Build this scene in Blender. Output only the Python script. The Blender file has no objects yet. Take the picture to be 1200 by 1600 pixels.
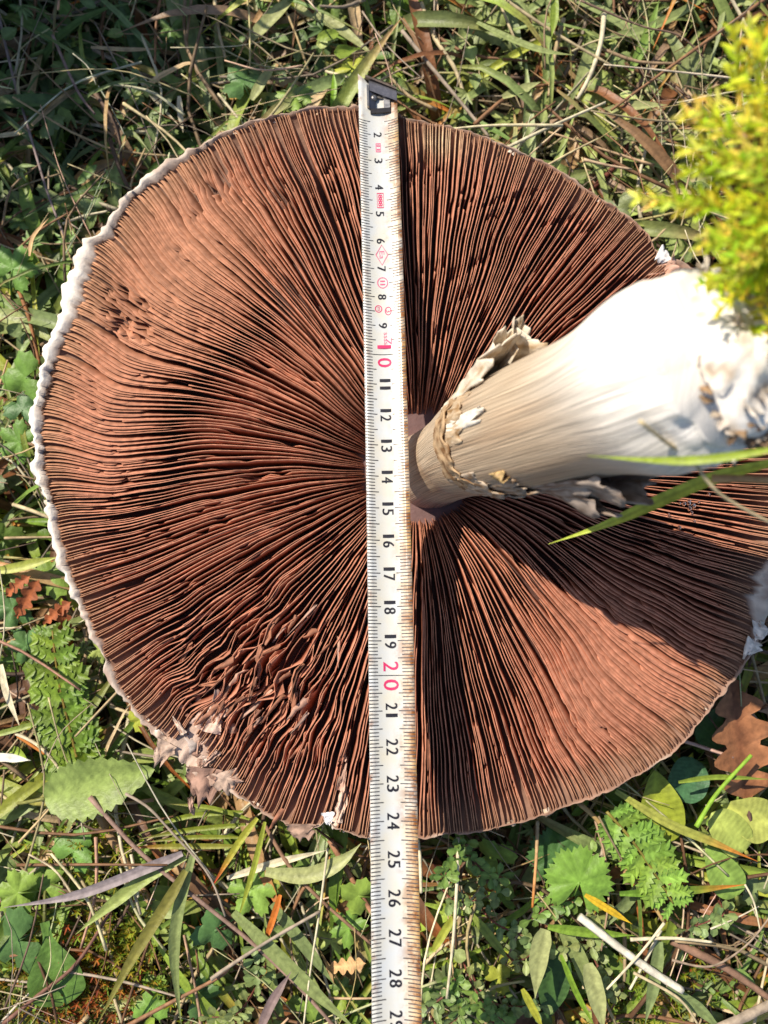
import bpy, math, random
from mathutils import Vector, noise, Matrix
R_ = math.radians
random.seed(7)
S = 0.01                                   # everything below is written in centimetres
scene = bpy.context.scene
col = scene.collection

# ------------------------------------------------------------------ camera
H, PITCH, F = 25.23, R_(5.0), 1200.0
cd = bpy.data.cameras.new('camera')
cd.sensor_fit = 'VERTICAL'; cd.sensor_height = 24.0; cd.lens = 18.0
cd.clip_start = 0.005; cd.clip_end = 50
cd.dof.use_dof = True; cd.dof.focus_distance = 0.240; cd.dof.aperture_fstop = 8.0
cam = bpy.data.objects.new('camera', cd); col.objects.link(cam)
cam.location = (0, 0, H * S); cam.rotation_euler = (PITCH, 0, 0)
scene.camera = cam

# ------------------------------------------------------------------ sky and sun
SUN_EL, SUN_AZ = R_(47), R_(-40)           # SUN_AZ: the way shadows fall, seen from above
L = Vector((math.cos(SUN_EL) * math.cos(SUN_AZ), math.cos(SUN_EL) * math.sin(SUN_AZ), -math.sin(SUN_EL)))
w = bpy.data.worlds.new('World'); scene.world = w; w.use_nodes = True
nt = w.node_tree; bg = nt.nodes['Background']
sky = nt.nodes.new('ShaderNodeTexSky'); sky.sky_type = 'NISHITA'; sky.sun_disc = False
sky.sun_elevation = SUN_EL; sky.sun_rotation = math.atan2(-L.x, -L.y)
nt.links.new(sky.outputs[0], bg.inputs[0]); bg.inputs[1].default_value = 0.105
sd = bpy.data.lights.new('sun', 'SUN'); sd.energy = 5.0; sd.angle = R_(0.55); sd.color = (1.0, 0.91, 0.77)
so = bpy.data.objects.new('sun', sd); col.objects.link(so)
so.rotation_euler = L.to_track_quat('-Z', 'Y').to_euler(); so.location = (-0.8, 0.6, 1.5)
scene.view_settings.view_transform = 'Standard'; scene.view_settings.look = 'None'
scene.view_settings.exposure = 0.35; scene.view_settings.gamma = 1.0
scene.cycles.max_bounces = 6

# ------------------------------------------------------------------ helpers
CP, SP = math.cos(PITCH), math.sin(PITCH)
def P(px, py, z):
    """photograph pixel + height in the place -> point (cm)"""
    v = (800 - py) / F; u = (px - 600) / F
    d = (H - z) / (CP - v * SP)
    return Vector((u * d, d * SP + v * d * CP, z))
def dep(p): return p.y * SP + (H - p.z) * CP
def lin(r, g, b):
    return tuple(((c / 255) / 12.92 if c / 255 <= .04045 else ((c / 255 + .055) / 1.055) ** 2.4) for c in (r, g, b))
def sstep(a, b, x):
    t = min(1, max(0, (x - a) / (b - a))); return t * t * (3 - 2 * t)
def N(x, y=0, z=0): return noise.noise(Vector((x, y, z)))
def jit(c, a=.15):
    k = 1 + random.uniform(-a, a); h = random.uniform(-a, a) * .5
    return (c[0] * k * (1 + h), c[1] * k, c[2] * k * (1 - h))
def mixc(a, b, t): return tuple(x + (y - x) * t for x, y in zip(a, b))

class MB:
    def __init__(s): s.v = []; s.f = []; s.c = []; s.uv = None
    def vert(s, p, c=(1, 1, 1)):
        s.v.append((p[0], p[1], p[2])); s.c.append(c); return len(s.v) - 1
    def grid(s, rows, closed=False):
        for a, b in zip(rows, rows[1:]):
            n = len(a)
            for i in range(n if closed else n - 1):
                j = (i + 1) % n
                s.f.append((a[i], a[j], b[j], b[i]))
    def build(s, name, mat, parent=None, org=None, smooth=True, kind=None):
        org = Vector(org) if org is not None else Vector((0, 0, 0))
        me = bpy.data.meshes.new(name)
        me.from_pydata([((x - org.x) * S, (y - org.y) * S, (z - org.z) * S) for x, y, z in s.v], [], s.f)
        if mat.name == 'leaf': s.c = [(c[0] * 1.16, c[1] * .96, c[2] * .80) for c in s.c]
        a = me.color_attributes.new('Col', 'FLOAT_COLOR', 'POINT')
        a.data.foreach_set('color', [k for c in s.c for k in (c[0], c[1], c[2], 1.0)])
        if s.uv:
            ul = me.uv_layers.new(name='UVMap')
            ul.data.foreach_set('uv', [k for li in me.loops for k in s.uv[li.vertex_index]])
        me.polygons.foreach_set('use_smooth', [smooth] * len(me.polygons))
        me.materials.append(mat); me.update()
        o = bpy.data.objects.new(name, me); col.objects.link(o)
        if parent: o.parent = parent
        else: o.location = org * S
        if kind: o['kind'] = kind
        return o
def empty(name, org):
    o = bpy.data.objects.new(name, None); col.objects.link(o); o.location = Vector(org) * S
    o.empty_display_size = .01; return o
def tag(o, label, cat, group=None):
    o['label'] = label; o['category'] = cat
    if group: o['group'] = group
    return o

# ------------------------------------------------------------------ materials
def mat(name, rough=.6, spec=.4, transl=0.0, nscale=0, namp=.0, bump=0, bscale=0, sss=0, stretch=None):
    m = bpy.data.materials.new(name); m.use_nodes = True
    t = m.node_tree; n = t.nodes; l = t.links
    b = n['Principled BSDF']; b.inputs['Roughness'].default_value = rough
    b.inputs['Specular IOR Level'].default_value = spec
    at = n.new('ShaderNodeVertexColor'); at.layer_name = 'Col'
    c = at.outputs[0]
    tc = n.new('ShaderNodeTexCoord'); vec = tc.outputs['Object']
    if stretch:
        mp = n.new('ShaderNodeMapping'); mp.inputs['Scale'].default_value = stretch
        l.new(tc.outputs['UV'], mp.inputs[0]); vec = mp.outputs[0]
    if namp:
        nz = n.new('ShaderNodeTexNoise'); nz.inputs['Scale'].default_value = nscale; nz.inputs['Detail'].default_value = 5
        l.new(vec, nz.inputs[0])
        mr = n.new('ShaderNodeMapRange'); mr.inputs[1].default_value = .3; mr.inputs[2].default_value = .7
        mr.inputs[3].default_value = 1 - namp; mr.inputs[4].default_value = 1 + namp
        l.new(nz.outputs[0], mr.inputs[0])
        mx = n.new('ShaderNodeMix'); mx.data_type = 'RGBA'; mx.blend_type = 'MULTIPLY'; mx.inputs[0].default_value = 1
        cb = n.new('ShaderNodeCombineColor')
        for k in range(3): l.new(mr.outputs[0], cb.inputs[k])
        l.new(c, mx.inputs[6]); l.new(cb.outputs[0], mx.inputs[7]); c = mx.outputs[2]
    l.new(c, b.inputs['Base Color'])
    if sss:
        b.inputs['Subsurface Weight'].default_value = sss
        b.inputs['Subsurface Radius'].default_value = (.003, .0015, .001); b.inputs['Subsurface Scale'].default_value = 1
    if bump:
        nb = n.new('ShaderNodeTexNoise'); nb.inputs['Scale'].default_value = bscale; nb.inputs['Detail'].default_value = 6
        l.new(vec, nb.inputs[0])
        bp = n.new('ShaderNodeBump'); bp.inputs['Strength'].default_value = bump; bp.inputs['Distance'].default_value = .0006
        l.new(nb.outputs[0], bp.inputs['Height']); l.new(bp.outputs[0], b.inputs['Normal'])
    if transl:
        tr = n.new('ShaderNodeBsdfTranslucent'); ms = n.new('ShaderNodeMixShader'); ms.inputs[0].default_value = transl
        l.new(c, tr.inputs[0]); l.new(b.outputs[0], ms.inputs[1]); l.new(tr.outputs[0], ms.inputs[2])
        l.new(ms.outputs[0], n['Material Output'].inputs[0])
    return m
M_leaf = mat('leaf', .46, .4, .22, 420, .24, .4, 800)
M_moss = mat('moss', .6, .3, .4, 300, .2)
M_dry = mat('dry_plant', .65, .35, .08, 350, .3, .3, 900)
M_gill = mat('gill', .7, .12, 0, 420, .25)
M_flesh = mat('cap_flesh', .7, .3, 0, 260, .12, .6, 500, sss=0)
M_stem = mat('stem_flesh', .62, .25, 0, 1, .42, .8, 1.4, stretch=(110, 5.0, 1))
M_ring = mat('ring_flesh', .7, .25, .12, 350, .22, .6, 420)
M_soil = mat('soil', .9, .2, 0, 160, .5, .9, 300)
M_ink = mat('ink', .5, .3); M_steel = mat('steel', .3, .5, 0, 200, .25, .2, 300)
M_steel.node_tree.nodes['Principled BSDF'].inputs['Metallic'].default_value = .85
M_dew = bpy.data.materials.new('dew'); M_dew.use_nodes = True
_b = M_dew.node_tree.nodes['Principled BSDF']; _b.inputs['Transmission Weight'].default_value = 1
_b.inputs['Roughness'].default_value = .02; _b.inputs['IOR'].default_value = 1.33

def tape_mat():
    m = bpy.data.materials.new('tape_lacquer'); m.use_nodes = True
    t = m.node_tree; n = t.nodes; l = t.links; b = n['Principled BSDF']
    b.inputs['Roughness'].default_value = .28; b.inputs['Specular IOR Level'].default_value = .6
    tc = n.new('ShaderNodeTexCoord'); sx = n.new('ShaderNodeSeparateXYZ'); l.new(tc.outputs['UV'], sx.inputs[0])
    def noise_(scale, det, rough=.6):
        z = n.new('ShaderNodeTexNoise'); z.inputs['Scale'].default_value = scale; z.inputs['Detail'].default_value = det
        z.inputs['Roughness'].default_value = rough; l.new(tc.outputs['UV'], z.inputs[0]); return z.outputs[0]
    def ramp(v, a, b_, lo=0.0, hi=1.0):
        r = n.new('ShaderNodeMapRange'); r.inputs[1].default_value = a; r.inputs[2].default_value = b_
        r.inputs[3].default_value = lo; r.inputs[4].default_value = hi; l.new(v, r.inputs[0]); return r.outputs[0]
    def mth(op, a, b_):
        q = n.new('ShaderNodeMath'); q.operation = op; q.use_clamp = True
        l.new(a, q.inputs[0]); l.new(b_, q.inputs[1]); return q.outputs[0]
    def mix(f, a, cb):
        q = n.new('ShaderNodeMix'); q.data_type = 'RGBA'; l.new(f, q.inputs[0])
        if isinstance(a, tuple): q.inputs[6].default_value = (*a, 1)
        else: l.new(a, q.inputs[6])
        q.inputs[7].default_value = (*cb, 1); return q.outputs[2]
    base = mix(ramp(noise_(1.3, 3), .35, .7), (.54, .56, .57), (.58, .55, .46))
    right = ramp(sx.outputs[0], .62, 1.0)
    left = ramp(sx.outputs[0], .2, 0.0)
    yel = mth('MULTIPLY', right, ramp(noise_(.7, 5), .34, .56))
    c = mix(yel, base, (.60, .36, .12))
    rust = mth('MULTIPLY', ramp(sx.outputs[0], .5, .95), ramp(noise_(2.3, 8, .75), .44, .57))
    c = mix(rust, c, (.26, .10, .025))
    r2 = mth('MULTIPLY', left, ramp(noise_(2.9, 8, .7), .50, .64))
    c = mix(r2, c, (.22, .10, .05))
    sp = ramp(noise_(5.5, 6, .7), .66, .72)
    c = mix(sp, c, (.34, .20, .10))
    l.new(c, b.inputs['Base Color'])
    return m
M_tape = tape_mat()

# ------------------------------------------------------------------ the cap's outline (about the gill centre)
G = Vector((1.2, 3.95, 0))
rim_px = [(600, 170), (560, 167), (500, 168), (440, 178), (400, 188), (345, 210), (300, 235), (262, 255), (235, 275), (200, 300), (176, 335), (160, 362),
 (130, 376), (116, 410), (102, 450), (95, 490), (82, 530), (70, 570), (58, 610), (52, 660), (55, 720), (65, 770), (78, 810), (88, 860), (105, 910), (125, 950),
 (148, 1000), (163, 1035), (188, 1085), (218, 1122), (246, 1150), (268, 1180), (296, 1205), (325, 1222), (350, 1232), (390, 1257), (430, 1280), (470, 1298), (500, 1290),
 (512, 1278), (524, 1296), (570, 1309), (650, 1312), (700, 1303), (760, 1298), (830, 1282), (900, 1255), (960, 1232), (1020, 1198), (1060, 1168), (1100, 1122),
 (1122, 1090), (1150, 1058), (1170, 1030), (1190, 985), (1202, 940), (1212, 890), (1218, 840), (1220, 760), (1210, 680), (1180, 580), (1140, 500), (1090, 425), (1066, 406),
 (1034, 408), (1020, 378), (1000, 352), (950, 318), (900, 283), (860, 258), (800, 232), (750, 212), (690, 195), (640, 186)]
_rp = []
for x, y in rim_px:
    p = P(x, y, -.1) - G; _rp.append((math.degrees(math.atan2(p.y, p.x)) % 360, math.hypot(p.x, p.y)))
_rp.sort()
def Rim(a):
    a %= 360
    pts = _rp
    for i in range(len(pts)):
        a0, r0 = pts[i - 1]; a1, r1 = pts[i]
        if i == 0:
            a0 -= 360
            if a > pts[-1][0]: a -= 360
        if a0 <= a <= a1: return r0 + (r1 - r0) * (a - a0) / max(1e-6, a1 - a0)
        if i == 0 and a < 0: a += 360
    a0, r0 = pts[-1]; a1, r1 = pts[0]; a1 += 360
    return r0 + (r1 - r0) * (a - a0) / max(1e-6, a1 - a0)
def pol(px, py, z=-.1):
    p = P(px, py, z) - G; return math.degrees(math.atan2(p.y, p.x)) % 360, math.hypot(p.x, p.y)
def adiff(a, b): return (a - b + 180) % 360 - 180
def bump_(a, r, px, py, ra, rr):           # soft spot of half-widths ra cm (round) and rr cm (along) about a point
    a0, r0 = pol(px, py); da = R_(adiff(a, a0)) * r0
    return math.exp(-(da / ra) ** 2 - ((r - r0) / rr) ** 2)
def margin(a):
    r = Rim(a)
    m = .07 + .05 * N(a * .07, 3) + .50 * math.exp(-(adiff(a, pol(112, 430)[0]) / 8) ** 2) + .22 * math.exp(-(adiff(a, 168) / 28) ** 2) + .10 * math.exp(-(adiff(a, 205) / 25) ** 2) \
        + .75 * math.exp(-(adiff(a, pol(1180, 925)[0]) / 5.5) ** 2) + .95 * math.exp(-(adiff(a, pol(292, 1172)[0]) / 3.2) ** 2) \
        + .35 * math.exp(-(adiff(a, pol(325, 1222)[0]) / 3.5) ** 2) + .15 * math.exp(-(adiff(a, pol(240, 255)[0]) / 9) ** 2) \
        + .3 * math.exp(-(adiff(a, pol(1045, 420)[0]) / 2.5) ** 2)
    return max(.04, m * (1 + .55 * N(a * .45, 7) + .35 * N(a * 1.3, 9)))
def ztop(a, r):                            # free edge of the gills
    R = Rim(a); t = r / R
    z = -.08 + .30 * math.sin(math.pi * min(1, max(0, (t - .2) / .8))) - 1.0 * (1 - sstep(1.4, 4.2, r))
    return z + .10 * N(math.cos(R_(a)) * r * .35, math.sin(R_(a)) * r * .35, 4)
def gdepth(a, r):
    R = Rim(a) - margin(a)
    return .17 + .61 * sstep(0, 2.4, R - r) * (.55 + .45 * sstep(1.5, 3.5, r))
def capunder(r, R): return -.3 - 4.6 * max(0, 1 - (r / R) ** 2.2)

# ------------------------------------------------------------------ ground
GZ = -5.2
def ground_z(x, y): return GZ + .35 * N(x * .12, y * .12, 1) + .15 * N(x * .5, y * .5, 2)
g = MB()
xs = sorted(set([-300, -200, -120, -80] + [i * 1.2 for i in range(-46, 47)] + [80, 120, 200, 300]))
rows = []
for y in xs:
    row = []
    for x in xs:
        k = .7 + .5 * N(x * .3, y * .3)
        row.append(g.vert((x, y, ground_z(x, y)), mixc((.030, .022, .013), (.045, .045, .018), sstep(-.2, .4, N(x * .1, y * .1, 9))) if True else 0))
    rows.append(row)
g.grid(rows)
ground = g.build('ground', M_soil); ground['kind'] = 'structure'

# ------------------------------------------------------------------ mushroom
mush = empty('mushroom', (G.x, G.y, -5))
tag(mush, 'large upturned mushroom with dark brown gills and thick pale stem lying in the grass', 'mushroom')
MO = (G.x, G.y, -5)
CREAM = (.62, .52, .42); PALE = (.68, .60, .52); GB = (.085, .035, .025)
m = MB(); NA = 1300; rings = []
spec = [('b', .9), ('b', 1.4), ('b', 1.8), ('b', 2.3), ('b', 3), ('b', 4), ('b', 5.5), ('b', 7), ('b', 8.5), ('b', 10), ('g', -.5), ('g', 0), ('l', .35), ('l', .75), ('l', .97),
        ('u', .0), ('u', .06), ('u', .35), ('u', 1.0), ('u', 2.5), ('u', 5), ('u', 8)]
amask = [i * 360 / NA for i in range(NA)]
RimT = [Rim(a) for a in amask]; MarT = [margin(a) for a in amask]
for kind, q in spec:
    row = []
    for i, a in enumerate(amask):
        R = RimT[i]; mg = MarT[i]; rg = R - mg
        ca, sa = math.cos(R_(a)), math.sin(R_(a))
        jag = (.10 * N(ca * 40, sa * 40, 3) + .12 * N(ca * 14, sa * 14, 7) + .09 * N(ca * 75, sa * 75) + .16 * max(0, N(ca * 26, sa * 26, 13))) * (.6 + .9 * math.exp(-(adiff(a, 180) / 70) ** 2))
        flesh = bump_(a, rg, 292, 1172, 1.3, 3)
        if kind == 'b':
            r = min(q, rg - .9 + .05 * q); z = ztop(a, r) - gdepth(a, r) - .02; c = GB
            if q < 2: z = -1.55 + .05 * q; c = (.15, .085, .08)
            elif q == 2.3: c = (.16, .08, .065)
        elif kind == 'g':
            r = rg + q; z = ztop(a, r) - gdepth(a, r) - .02; c = mixc((.22, .12, .08), (.46, .32, .25), flesh if q == 0 else 0)
            if q == 0: z += .05
        elif kind == 'l':
            r = rg + mg * q + jag * q * .8; c = mixc((.36, .22, .15), mixc(CREAM, (.84, .78, .70), math.exp(-(adiff(a, 170) / 45) ** 2)), sstep(.0, .45, q))  # sun glare put into the colour of the white left margin
            lf = math.exp(-(adiff(a, 175) / 55) ** 2) + math.exp(-(adiff(a, pol(1180, 925)[0]) / 8) ** 2)
            c = mixc(mixc((.20, .10, .07), (.36, .24, .17), q), c, min(1, lf + .35 * sstep(.1, .4, N(ca * 12, sa * 12, 5))))
            z = -.10 - .10 * (1 - min(1, lf)) + .14 * math.sin(q * 2.6) + .10 * N(ca * 30, sa * 30, q * 2) + .16 * math.exp(-(adiff(a, 170) / 40) ** 2) * (1.2 - q) + .10 * math.exp(-(adiff(a, 170) / 45) ** 2) * N(ca * 60, sa * 60, q * 5) - .35 * flesh * (1 - q) + .2 * flesh * N(a, q * 9)
            c = mixc(c, (.55, .40, .32), .7 * flesh); c = mixc(c, (.34, .20, .14), .7 * sstep(.0, .35, N(ca * 24, sa * 24, q * 3)) * (1 - math.exp(-(adiff(a, 165) / 40) ** 2)))
        else:
            r = R - q + jag * (1 if q < .4 else .4); z = capunder(r, R) + .08 * N(ca * 50, sa * 50, q * 3) - .15 * (q == 0) ; c = mixc(CREAM, (.42, .33, .24), sstep(-.1, .4, N(ca * 20, sa * 20, q))); c = mixc(c, mixc((.26, .17, .12), CREAM, sstep(0, .5, N(ca * 9, sa * 9, 4))), 1 - math.exp(-(adiff(a, 172) / 50) ** 2))
        row.append(m.vert((G.x + r * ca, G.y + r * sa, z), c))
    rings.append(row)
m.grid(rings, True)
cap = m.build('cap', M_flesh, mush, MO); cap['label'] = 'ragged cream margin and flesh of the mushroom cap'
# scales and flaps round the margin
def chip(mb, p, d, up, ln, wd, c):
    """ragged thick flake from p along d"""
    d = Vector(d).normalized(); s = d.cross(Vector((0, 0, 1))).normalized(); u = Vector(up).normalized()
    n = 4; top = []; bot = []
    for i in range(n + 1):
        t = i / n; ww = wd * (1 - .75 * t ** 1.6) * random.uniform(.75, 1.15)
        cc = jit(c, .12); o = u * random.uniform(-.12, .12) * ln + d * (t * ln)
        rw = []
        for k in (-1, -.35, .35, 1):
            rw.append(Vector(p) + o + s * (k * ww) + u * (random.uniform(-.06, .06) * ln + .05 * (1 - abs(k))) + d * random.uniform(-.08, .08) * ln)
        top.append([mb.vert(x, cc) for x in rw]); bot.append([mb.vert(x - u * .07, cc) for x in rw])
    mb.grid(top); mb.grid([list(reversed(r)) for r in bot])
    for a_, b_ in ((0, 0), (3, 3)):
        for i in range(n):
            mb.f.append((top[i][a_], top[i + 1][a_], bot[i + 1][b_], bot[i][b_]))
    for k in range(3): mb.f.append((top[n][k], top[n][k + 1], bot[n][k + 1], bot[n][k]))
for i in range(230):
    a = random.uniform(120, 245) if random.random() < .75 else random.uniform(0, 360)
    if abs(adiff(a, 90)) < 12: continue
    R = Rim(a); ca, sa = math.cos(R_(a)), math.sin(R_(a)); b = MB()
    ln = random.uniform(.10, .26); p = Vector((G.x + (R - .16) * ca, G.y + (R - .16) * sa, -.10 - random.random() * .28))
    chip(b, p, (ca + random.uniform(-.5, .5), sa + random.uniform(-.5, .5), random.uniform(-.5, .15)), (-.2 * ca, -.2 * sa, 1), ln, ln * random.uniform(.4, .8), CREAM if random.random() < .8 else (.5, .38, .26))
    b.build('scale', M_flesh, cap, MO)
def torn(mb, p, d, up, ln, wd, c):
    d = Vector(d).normalized(); s_ = d.cross(Vector((0, 0, 1))).normalized(); u = Vector(up).normalized(); sd = random.uniform(0, 99)
    n, k = 12, 9; top = []; bot = []
    for i in range(n + 1):
        rt = []; rb = []
        for j in range(k + 1):
            v = j / k * 2 - 1; ll = ln * (1 - .30 * v * v + .55 * N(v * 2.6, sd) + .25 * N(v * 8, sd)); t = i / n
            ww = wd * (1 - .25 * t + .45 * N(t * 2.5, sd, 2 + (v > 0)) + .2 * N(t * 8, sd, 3 + (v > 0)))
            q = Vector(p) + d * (t * ll) + s_ * (v * ww) + u * (.22 * ln * N(t * 2.4, v * 1.6, sd) + .10 * ln * N(t * 7, v * 5, sd) - .15 * ln * t * t)
            cc = tuple(x * (1 + .6 * N(t * 4, v * 3, sd) + .3 * N(t * 13, v * 8, sd)) for x in c)
            rt.append(mb.vert(q, cc)); rb.append(mb.vert(q - u * .05, cc))
        top.append(rt); bot.append(list(reversed(rb)))
    mb.grid(top); mb.grid(bot)
    for i in range(n):
        mb.f.append((top[i][0], bot[i][k], bot[i + 1][k], top[i + 1][0])); mb.f.append((top[i][k], top[i + 1][k], bot[i + 1][0], bot[i][0]))
    for j in range(k): mb.f.append((top[n][j], top[n][j + 1], bot[n][k - j - 1], bot[n][k - j]))
for (x, y, dx, dy, ln, wd, c) in [(318, 1200, -.1, -1, 1.1, .55, (.32, .19, .14)), (350, 1205, .25, -1, .7, .45, (.42, .30, .23)), (262, 1160, -.5, -1, .75, .35, (.42, .30, .23)),
        (470, 1288, 0, -1, .5, .45, (.34, .22, .16)), (330, 1145, .2, 1, .8, .3, (.55, .38, .30)),
        (350, 1120, -.2, 1, .8, .25, (.45, .29, .22)), (305, 1135, .6, 1, .6, .2, (.5, .33, .26)),
        (1165, 1010, 1, -.2, .5, .35, PALE), (1178, 985, .9, .1, .45, .3, PALE), (1028, 395, .8, -.4, .45, .3, (.75, .72, .7)), 
        (526, 1285, .25, 1, 1.1, .18, (.58, .42, .33)), (531, 1235, .2, 1, 1.0, .14, (.45, .28, .21)), (512, 1270, .1, -1, .4, .2, (.8, .78, .78)), (535, 1190, .1, 1, .7, .12, (.45, .28, .21)),
        (1060, 412, -.9, -.35, .9, .3, (.5, .3, .22)), (1050, 430, -.8, -.5, .8, .25, (.42, .22, .15))]:
    b = MB(); torn(b, P(x, y, .02), (dx, dy, random.uniform(-.1, .1)), (0, 0, 1), ln, wd, c); b.build('flesh_flap', M_flesh, cap, MO)

def lump(mb, p, r, c, sq=.55):
    sd = random.uniform(0, 99); rw = []; e = (random.uniform(.6, 1.4), random.uniform(.6, 1.4), sq)
    for i in range(8):
        v = math.pi * (i + .01) / 7.02; row = []
        for k in range(11):
            u = 2 * math.pi * k / 11; d = Vector((math.cos(u) * math.sin(v), math.sin(u) * math.sin(v), math.cos(v)))
            q = r * (1 + .55 * N(d.x * 1.8 + sd, d.y * 1.8, d.z * 1.8) + .3 * N(d.x * 4.5, d.y * 4.5 + sd, d.z * 4.5))
            row.append(mb.vert(Vector(p) + Vector((d.x * e[0], d.y * e[1], d.z * e[2])) * q, tuple(x * (1 + .5 * N(d.x * 3, d.y * 3 + sd, d.z * 3)) for x in c)))
        rw.append(row)
    mb.grid(rw, True)
for i in range(60):
    x, y = random.gauss(315, 30), random.gauss(1158, 30); b = MB(); pa, pr = pol(x, y)
    if pr > Rim(pa) - .15: continue
    lump(b, P(x, y, random.uniform(-.30, -.10)), random.uniform(.05, .15), random.choice([(.20, .10, .07), (.26, .15, .11), (.32, .2, .15), (.40, .28, .22)]))
    b.build('flesh_crumb', M_flesh, cap, MO)
b = MB(); lump(b, P(292, 1166, -.28), .42, (.44, .37, .33), .22); b.build('flesh_crumb', M_flesh, cap, MO)
for i in range(12):
    x, y = random.gauss(330, 22), random.gauss(1165, 26); b = MB(); an = random.uniform(0, 6.28)
    torn(b, P(x, y, random.uniform(-.25, .08)), (math.cos(an), math.sin(an), random.uniform(-.2, .3)), (random.uniform(-.6, .6), random.uniform(-.6, .6), 1), random.uniform(.3, .7), random.uniform(.05, .12), random.choice([(.26, .14, .10), (.33, .2, .15), (.40, .26, .2), (.52, .40, .33)]))
    b.build('flesh_crumb', M_flesh, cap, MO)
# gills
DMG = (405, 1060)
def field_shift(a, r):                     # how neighbours drift together, cm round the cap
    x, y = math.cos(R_(a)) * r, math.sin(R_(a)) * r
    d = bump_(a, r, 400, 1080, 2.6, 2.8)
    return .10 * N(x * .3, y * .3, 5) + .02 * N(x * 1.0, y * 1.0, 6) + d * .30 * N(x * .8, y * .8, 11)
def field_lean(a, r):
    x, y = math.cos(R_(a)) * r, math.sin(R_(a)) * r; R = Rim(a)
    l_ = .14 * N(x * .25, y * .25, 8) + .06 * N(x * .6, y * .6, 9)
    l_ += .62 * math.exp(-(adiff(a, 140) / 26) ** 2) * sstep(5.5, 11.0, r) * (1 + .6 * N(x * .35, y * .35, 12))
    l_ += .50 * math.exp(-(adiff(a, 172) / 16) ** 2) * sstep(7, 10.5, r)
    l_ -= .60 * math.exp(-(adiff(a, 318) / 26) ** 2) * sstep(4, 9, r) * (1 + .5 * N(x * .4, y * .4, 2))
    l_ += bump_(a, r, 400, 1080, 2.6, 2.8) * .7 * N(x * 1.0, y * 1.0, 14)
    return l_
GC = (.195, .056, .030); GE = (.48, .205, .125); GT = (.40, .215, .125)
class GillBuilder:
    pass
def gill(mb, a0, r0, full, rnd):
    R = Rim(a0) - margin(a0) + rnd.uniform(-.05, .09)
    n = 30; rows = []
    seed = rnd.uniform(0, 900); th = rnd.uniform(.011, .018); idl = rnd.uniform(-.07, .07); ish = rnd.uniform(-.02, .02)
    tone = rnd.uniform(.82, 1.14); broken = None; nkr = rnd.uniform(.3, 1.3) if rnd.random() < .7 else 0
    nkr *= max(0.15, 1 - 1.1 * abs(field_lean(a0, R * .75)))
    ad, rd = pol(*DMG)
    close = bump_(a0, rd, 405, 1060, 2.4, 9)
    if rnd.random() < .10 + .65 * close:
        c = rnd.uniform(3.5, R - 1) if close < .3 else rnd.gauss(rd - .3, 1.3)
        broken = (c, rnd.uniform(.08, .3) + .5 * close * rnd.random())
    for i in range(n + 1):
        t = i / n; r = r0 + (R - r0) * t
        x, y = math.cos(R_(a0)) * r, math.sin(R_(a0)) * r
        dm = bump_(a0, r, 405, 1060, 2.3, 2.4)
        zt = ztop(a0, r); dp = gdepth(a0, r)
        endt = sstep(0, .05 if full else .12, t)
        zb = zt - dp - .04
        h = dp * endt * (1 + .05 * N(r * 1.6, seed))
        nk = sstep(.26, .44, N(a0 * .30 * (r / 8), r * .85, 21)) * .55 * nkr
        nk = max(nk, .9 * sstep(.45, .7, bump_(a0, r, 662, 252, .26, .36)))
        pit = bump_(a0, r, 335, 290, .95, .5) + bump_(a0, r, 440, 300, .45, .5) + bump_(a0, r, 195, 478, .8, .95)
        nk = max(nk, min(1, pit * 1.5) * sstep(-.05, .25, N(x * 3.2, y * 3.2, 31)) * .8)
        nk = max(nk, dm * .9 * sstep(.1, .4, N(x * 1.4, y * 1.4, seed * .02 + 40)))
        if broken and abs(r - broken[0]) < broken[1]: nk = max(nk, .85)
        split = abs(adiff(a0, pol(530, 1230)[0])) < .55 and r > Rim(a0) - 3.0
        if split: nk = .95
        h *= 1 - nk
        ln = (field_lean(a0, r) + idl + dm * .8 * N(r * .7, seed, 3)) * h
        sh = field_shift(a0, r) + ish + .018 * N(r * .6, seed) + dm * .15 * N(r * .8, seed, 9)
        tx, ty = -math.sin(R_(a0)), math.cos(R_(a0))
        w_ = th * (1.0 if r > 3 else .8)
        px_ = G.x + x + tx * sh; py_ = G.y + y + ty * sh
        edge = sstep(1.4, .1, R - r)
        pl = bump_(a0, r, 690, 225, .75, .6)
        cs = mixc(GC, GT, .75 * edge); ce = mixc(GE, GT, .8 * edge)
        cs = mixc(cs, (.55, .38, .22), pl * .8); ce = mixc(ce, (.62, .46, .28), pl * .8)
        ul = math.exp(-(adiff(a0, 140) / 28) ** 2) * sstep(6, 10, r) * .45
        cs = mixc(cs, GT, ul); ce = mixc(ce, GT, ul)
        cs = tuple(k * tone for k in cs); ce = tuple(k * tone for k in ce)
        zt2 = zb + h + .04 - .22 * abs(ln)
        zm = zb + (h + .04) * .55
        row = []
        for (o, z, wv, c) in ((0, zb, 1.25, cs), (ln * .45, zm, 1.1, cs), (ln, zt2, .8, ce)):
            row.append(mb.vert((px_ + tx * (o - w_ * wv), py_ + ty * (o - w_ * wv), z), c))
        for (o, z, wv, c) in ((ln, zt2, .8, ce), (ln * .45, zm, 1.1, cs), (0, zb, 1.25, cs)):
            row.append(mb.vert((px_ + tx * (o + w_ * wv), py_ + ty * (o + w_ * wv), z), c))
        rows.append(row)
    mb.grid(rows)
    mb.f.append(tuple(reversed(rows[0]))); mb.f.append(tuple(rows[-1]))
NG = 216; rnd = random.Random(5)
rest = MB(); count = 0; jobs = []
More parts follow.
